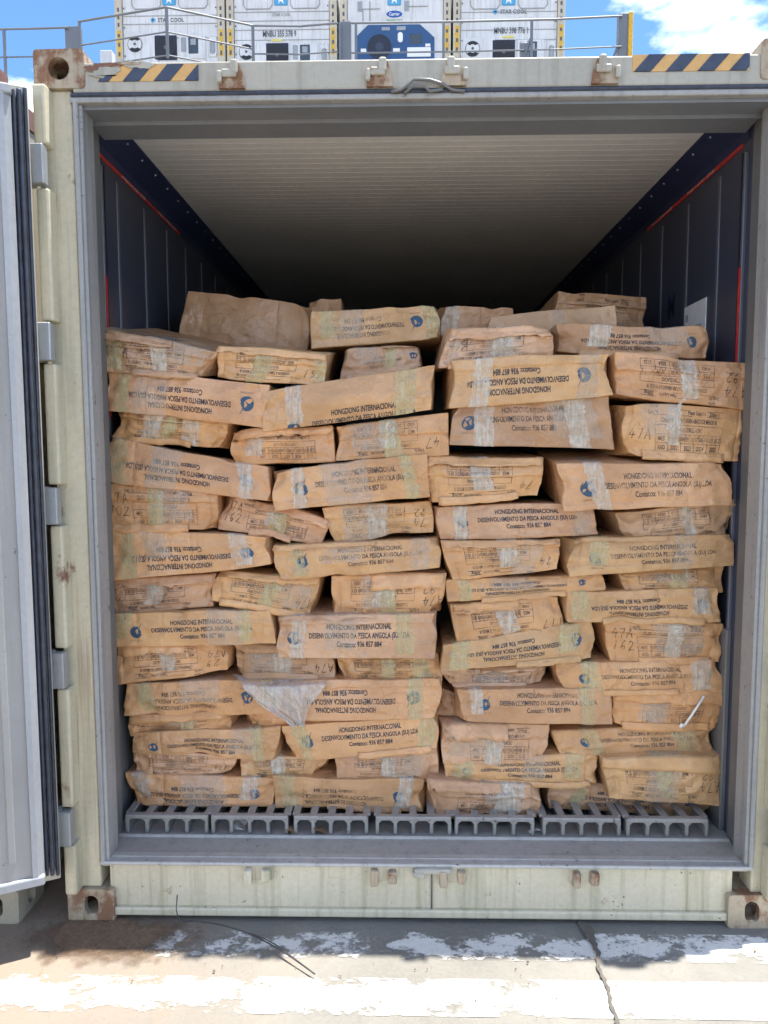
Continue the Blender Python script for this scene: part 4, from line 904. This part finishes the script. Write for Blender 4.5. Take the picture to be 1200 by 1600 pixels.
# ------------------------------------------------------------------ reefer rack behind
YR = 14.4
def bpx(px, py, dy=0): return back(px, py, 1, YR+dy)
zbase = bpx(440, 92)[2]-.78
def reefer(px0, px1, kind, label, number=None, brand=None, ex=None, top=66):
    x0 = bpx(px0, 60)[0]; e = empty('reefer_unit', (x0+W/2, YR, zbase), label, 'container', 'reefer containers on the rack'); off = (x0+W/2, YR, zbase)
    lx = lambda px: bpx(px, 60)[0]-off[0]; lz = lambda py: bpx((px0+px1)/2, py)[2]-zbase
    h = W/2
    MB().box(-h+.02, h-.02, .09, 6.0, .05, 2.87).build('body', 'reefer_white', e)
    for s in (-1, 1):
        MB().box(min(s*h, s*(h-.16)), max(s*h, s*(h-.16)), 0, .16, 0, 2.896, .01).build('corner_post', 'reefer_post', e)
        MB().box(min(s*(h-.045), s*(h-.125)), max(s*(h-.045), s*(h-.125)), -.004, .002, .86, 1.42).build('label_strip', 'yellow', e)
        for k in range(3): MB().box(s*(h-.085)-.022, s*(h-.085)+.022, -.007, .0, .88+k*.20, .97+k*.19).build('label_mark', 'grey_ink', e)
        for k in range(3): MB().box(s*(h-.085)-.02, s*(h-.085)+.02, -.006, .0, 1.5+k*.16, 1.58+k*.16).build('label_mark', 'grey_ink', e)
    MB().box(-h, h, .0, .15, 0, .16, .01).build('bottom_beam', 'reefer_post', e); MB().box(-h, h, .0, .15, 2.74, 2.896, .01).build('top_beam', 'reefer_post', e)
    MB().box(-h+.17, h-.17, .04, .10, .17, 2.73, .006).build('front_panel', 'reefer_white', e)
    y0 = .034
    if kind == 'star':
        zl = sorted(lz(q) for q in ((17, 31, 45, 61) if number else (23, 36, 58)))
        for z in zl: MB().box(-h+.17, h-.17, .028, .045, z-.007, z+.007, .003).build('panel_seam', 'galv', e)
        # access door, condenser opening, controller
        MB().box(-h+.22, -h+.92, .020, .045, .30, lz(top-4), .006).build('service_panel', 'reefer_white', e)
        cx, cz, r = -h+.43, lz(top+14), .165
        MB().disc(cx, cz, r, .010, .03).build('fan_ring', 'grey_ink', e); MB().disc(cx, cz, r-.014, .004, .03).build('fan_disc', 'reefer_white', e)
        for sg in (1, -1):
            pts = [(cx+.11*math.cos(a), cz+.11*math.sin(a)) for a in np.linspace(math.radians(55), math.radians(125), 7)]; pts = [(cx+.155*math.cos(a), cz+.155*math.sin(a)) for a in np.linspace(math.radians(40), math.radians(140), 11)][::-1]+[(cx+.09*math.cos(a), cz+.09*math.sin(a)) for a in np.linspace(math.radians(50), math.radians(130), 8)]
            MB().prism([(a, cz+(b-cz)*sg) for a, b in pts], 1, -.001, .02).build('fan_blade', 'black', e)
        MB().disc(cx, cz, .05, -.002, .02, 16).build('fan_hub', 'reefer_white', e); MB().disc(cx, cz, .03, -.005, .02, 12).build('hub_cap', 'grey_ink', e)
        ox0, ox1 = -.36, .14; oz1 = lz(top); oz0 = oz1-.52
        MB().box(ox0, ox1, .018, .045, oz0, oz1, .01).build('fan_frame', 'navy_fan', e); MB().disc((ox0+ox1)/2, (oz0+oz1)/2, .235, .008, .03).build('fan_grille', 'black', e)
        for k in range(5): MB().disc((ox0+ox1)/2, (oz0+oz1)/2, .04, .003, .02).build('grille_hub', 'steel_dark', e) if k == 0 else None
        MB().box(.19, .78, .014, .045, oz0+.02, oz1-.005, .01).build('control_box', 'reefer_white', e)
        MB().box(.40, .62, .006, .02, oz0+.12, oz1-.05, .008).build('control_screen', 'screen', e); MB().box(.45, .57, .001, .012, oz1-.22, oz1-.09, .004).build('display', 'galv', e); MB().box(.24, .35, .006, .02, oz0+.16, oz1-.06, .01).build('cover', 'galv', e)
        MB().box(.84, 1.03, .018, .045, oz0+.05, oz1-.03, .02).build('side_hatch', 'reefer_white', e); MB().box(.88, .99, .01, .03, oz0+.12, oz1-.14, .03).build('hatch_ring', 'galv', e)
        for sx in (-1, 1):
            mb = MB(); cxx = sx*.52; zt = lz(12); mb.tube([(cxx-.32, .03, zt+.3), (cxx-.32, .03, zt+.08), (cxx-.26, .03, zt), (cxx+.26, .03, zt), (cxx+.32, .03, zt+.08), (cxx+.32, .03, zt+.3)], .009, 6); mb.build('hatch_outline', 'galv', e)
        for k in range(8):
            for zz in (.45, .9, 1.5, 1.9, 2.2): 
                if k in (0, 7): MB().disc(-h+.2+k*(W-.4)/7, zz, .014, .024, .045, 8).build('bolt', 'grey_ink', e)
    else:
        bz1 = lz(38); bz0 = bz1-.95; bw = .86
        MB().prism([(-bw, bz0), (bw, bz0), (bw, bz1-.28), (bw-.32, bz1), (-bw+.26, bz1), (-bw, bz1-.24)], 1, .010, .05).build('machinery_cover', 'reefer_blue', e)
        cx, cz = -.35, bz1-.47
        MB().disc(cx, cz, .30, -.004, .02, 36).build('fan_shroud', 'reefer_blue', e); MB().disc(cx, cz, .265, -.010, .02, 36).build('fan_grille', 'navy_fan', e); MB().disc(cx, cz, .09, -.014, .02, 18).build('fan_hub', 'hazard_blue', e)
        MB().box(.32, .58, -.002, .02, bz1-.40, bz1-.20, .01).build('screen', 'screen', e); MB().box(.26, .78, -.003, .02, bz1-.68, bz1-.48, .01).build('notice', 'white_print', e); MB().box(.66, .77, -.003, .02, bz1-.47, bz1-.41, .004).build('sticker', 'white_print', e)
        MB().prism([(.11+a, bz1-.27+b) for a, b in stadium(.11, .21)], 1, -.004, .02).build('sight_glass', 'white_print', e)
        MB().box(-.30, -.12, -.002, .02, bz1-.12, bz1-.05, .006).build('name_plate', 'galv', e); MB().box(.03, .23, -.002, .02, bz1-.12, bz1-.04, .006).build('name_plate', 'galv', e)
        for xx in (-.76, -.05): MB().box(xx, xx+.15, -.003, .02, bz1-.58, bz1-.50).build('sticker', 'white_print', e)
        lo_ = empty('maker_badge', (-.02, 0, lz(21))); lo_.parent = e
        MB().prism([(.19*math.cos(a), .085*math.sin(a)) for a in np.linspace(0, 2*math.pi, 28, endpoint=False)], 1, .026, .05).build('badge_oval', 'white_print', lo_)
        MB().prism([(.178*math.cos(a), .074*math.sin(a)) for a in np.linspace(0, 2*math.pi, 28, endpoint=False)], 1, .022, .05).build('badge_ground', 'logo_blue', lo_)
        wall_text('badge_lettering', 'Carrier', 'white_print', lo_, 0, -.03, .23, .065, .019, (0, 0, 0), .02)
        wall_text('lettering', 'TRANSICOLD', 'green', e, -.02, lz(32), .36, .045, .035, (0, 0, 0), .01)
        for (a, b, cpx, d) in ((560, 12, 594, 12), (637, 9, 668, 9), (567, 13, 567, 31), (578, 0, 578, 31)):
            mb = MB(); mb.tube([(lx(a), .032, lz(b)), (lx(cpx), .032, lz(d))], .009, 6); mb.build('trim_line', 'galv', e)
        for xx in (559, 632): MB().box(lx(xx), lx(xx)+.10, .03, .045, lz(16), lz(0)).build('notice', 'galv', e)
    # blue square with a white seven-pointed star
    lg = empty('star_emblem', (-.02 if kind != 'star' else -.01, 0, lz({'star': 7, 'carrier': 7}[kind] if number != 'x' else 7)+.0)); lg.parent = e
    MB().box(-.15, .15, .024, .05, 0, .30, .02).build('emblem_ground', 'star_blue', lg)
    pts = []
    for k in range(14): a = math.pi/2+k*math.pi/7; rr = .135 if k % 2 == 0 else .062; pts.append((rr*math.cos(a), .15+rr*math.sin(a)))
    MB().prism(pts, 1, .020, .045).build('emblem_star', 'white_print', lg)
    if brand:
        z = lz(brand[0]); wall_text('lettering', 'STAR COOL', 'grey_ink', e, brand[1], z, .58, .085, .030, (0, 0, 0), .015)
        cx, cz = brand[1]-.40, z+.045
        mb = MB()
        for a in (0, 60, 120): ca, sa = math.cos(math.radians(a+30)), math.sin(math.radians(a+30)); mb.prism([(cx-.055*ca-.012*sa, cz-.055*sa+.012*ca), (cx-.055*ca+.012*sa, cz-.055*sa-.012*ca), (cx+.055*ca+.012*sa, cz+.055*sa-.012*ca), (cx+.055*ca-.012*sa, cz+.055*sa+.012*ca)], 1, .028, .04)
        mb.build('snowflake', 'star_blue', e)
    if number:
        wall_text('number', number, 'grey_ink', e, ex[0], lz(ex[1]), .74, .125, .026, (0, 0, 0), .015)
        MB().box(ex[0]-.18, ex[0]+.06, .026, .05, lz(ex[1])-.09, lz(ex[1])-.05).build('sticker', 'yellow_pale', e)
    return e
reefer(180, 350, 'star', 'leftmost white reefer unit behind the railing, streaked rust', None, (33, .02), None, 54)
u2 = reefer(354, 527, 'star', 'white reefer unit numbered 355 578 behind the railing', 'MNBU 355 578 9', None, (-.05, 56))
wall_text('lettering', 'STAR COOL', 'grey_ink', u2, .0, bpx(440, 24)[2]-zbase, .40, .06, .026, (0, 0, 0), .0)
reefer(531, 704, 'carrier', 'reefer unit with blue lower machinery cover behind the railing', None, None)
reefer(708, 880, 'star', 'rightmost reefer unit numbered 398 776 behind the railing', 'MNBU 398 776 1', (20, .1), (.05, 51), 61)
# steel rack below carrying the units, with walkway
rk = empty('reefer_rack', (0, 13.6, 0), 'grey steel rack with handrails carrying the reefer units', 'rack'); RO = (0, 13.6, 0)
xs = [bpx(q, 60)[0] for q in (60, 352, 529, 706, 890)]
MB().box(-5.6, 8.2, 13.15, 14.3, zbase-.25, zbase-.12).build('walkway', 'galv', rk, False, RO)
MB().box(-5.6, 5.3, 14.3, 20.4, zbase-.3, zbase-.02).build('deck', 'galv', rk, False, RO)
zr = back(395, 40, 1, 13.2)[2]
RP = lambda px, py: back(px, py, 2, zr)
def rail(pxs, zs=(0, -.52, -1.02), r=.022):
    P = [RP(*q) for q in pxs]
    for dz in zs:
        mb = MB(); mb.tube([p+np.array([0, 0, dz]) for p in P], r if dz == 0 else r*.72, 8); mb.build('handrail', 'rail', rk, False, RO)
    return P
rail([(-60, 47), (60, 44.5), (106, 43)], (0, -.55)); A_ = rail([(122, 34), (260, 11), (395, 40)], (0, -.46, -.90)); rail([(395, 40), (470, 41), (528, 36)], (0, -.55)); rail([(548, 36), (700, 34), (870, 30), (972, 25)], (0, -.58))
for px, py, wd in ((6, 45.5, .05), (124, 34, .05), (260, 11, .055), (395, 40, .055), (531, 36, .05), (556, 36, .05), (693, 34, .05), (831, 31, .055)):
    p = RP(px, py); MB().box(p[0]-wd/2, p[0]+wd/2, p[1]-.02, p[1]+.02, zbase-.13, zr).build('rail_post', 'rail', rk, False, RO)
for px, py, wd, hh in ((111, 43, .30, .05), (540, 36, .21, .06), (976, 25, .20, .08)):
    p = RP(px, py); MB().box(p[0]-wd/2, p[0]+wd/2, p[1]+.03, p[1]+.20, 0, zr+hh, .01).build('column', 'rail', rk, False, RO)
p = RP(987, 25); MB().box(p[0]-.055, p[0]+.03, p[1]-.02, p[1]+.10, 0, zr+.08, .01).build('column_edge', 'yellow', rk, False, RO)
for px in (830,):
    p = RP(px, 31); mb = MB(); mb.tube([p+np.array([0, .02, -.35]), p+np.array([-.28, .02, -1.1])], .03, 6); mb.build('brace', 'rail', rk, False, RO)
    MB().box(p[0]-.2, p[0]-.03, p[1]+.02, p[1]+.1, zr-1.2, zr-.42, .01).build('socket_box', 'rail', rk, False, RO)
p = RP(970, 26); mb = MB(); mb.tube([p+np.array([0, .02, -.45]), p+np.array([-.3, .02, -1.2])], .025, 6); mb.build('brace', 'rail', rk, False, RO)
p = RP(141, 43); MB().box(p[0]-.13, p[0]+.13, p[1]+.8, p[1]+1.0, zbase-.1, zr-.02, .01).build('cable_cabinet', 'reefer_white', rk, False, RO)
for x in xs:
    for y in (14.6, 20.2): MB().box(x-.1, x+.1, y-.1, y+.1, 0, zbase-.29).build('leg', 'rail', rk, False, RO)
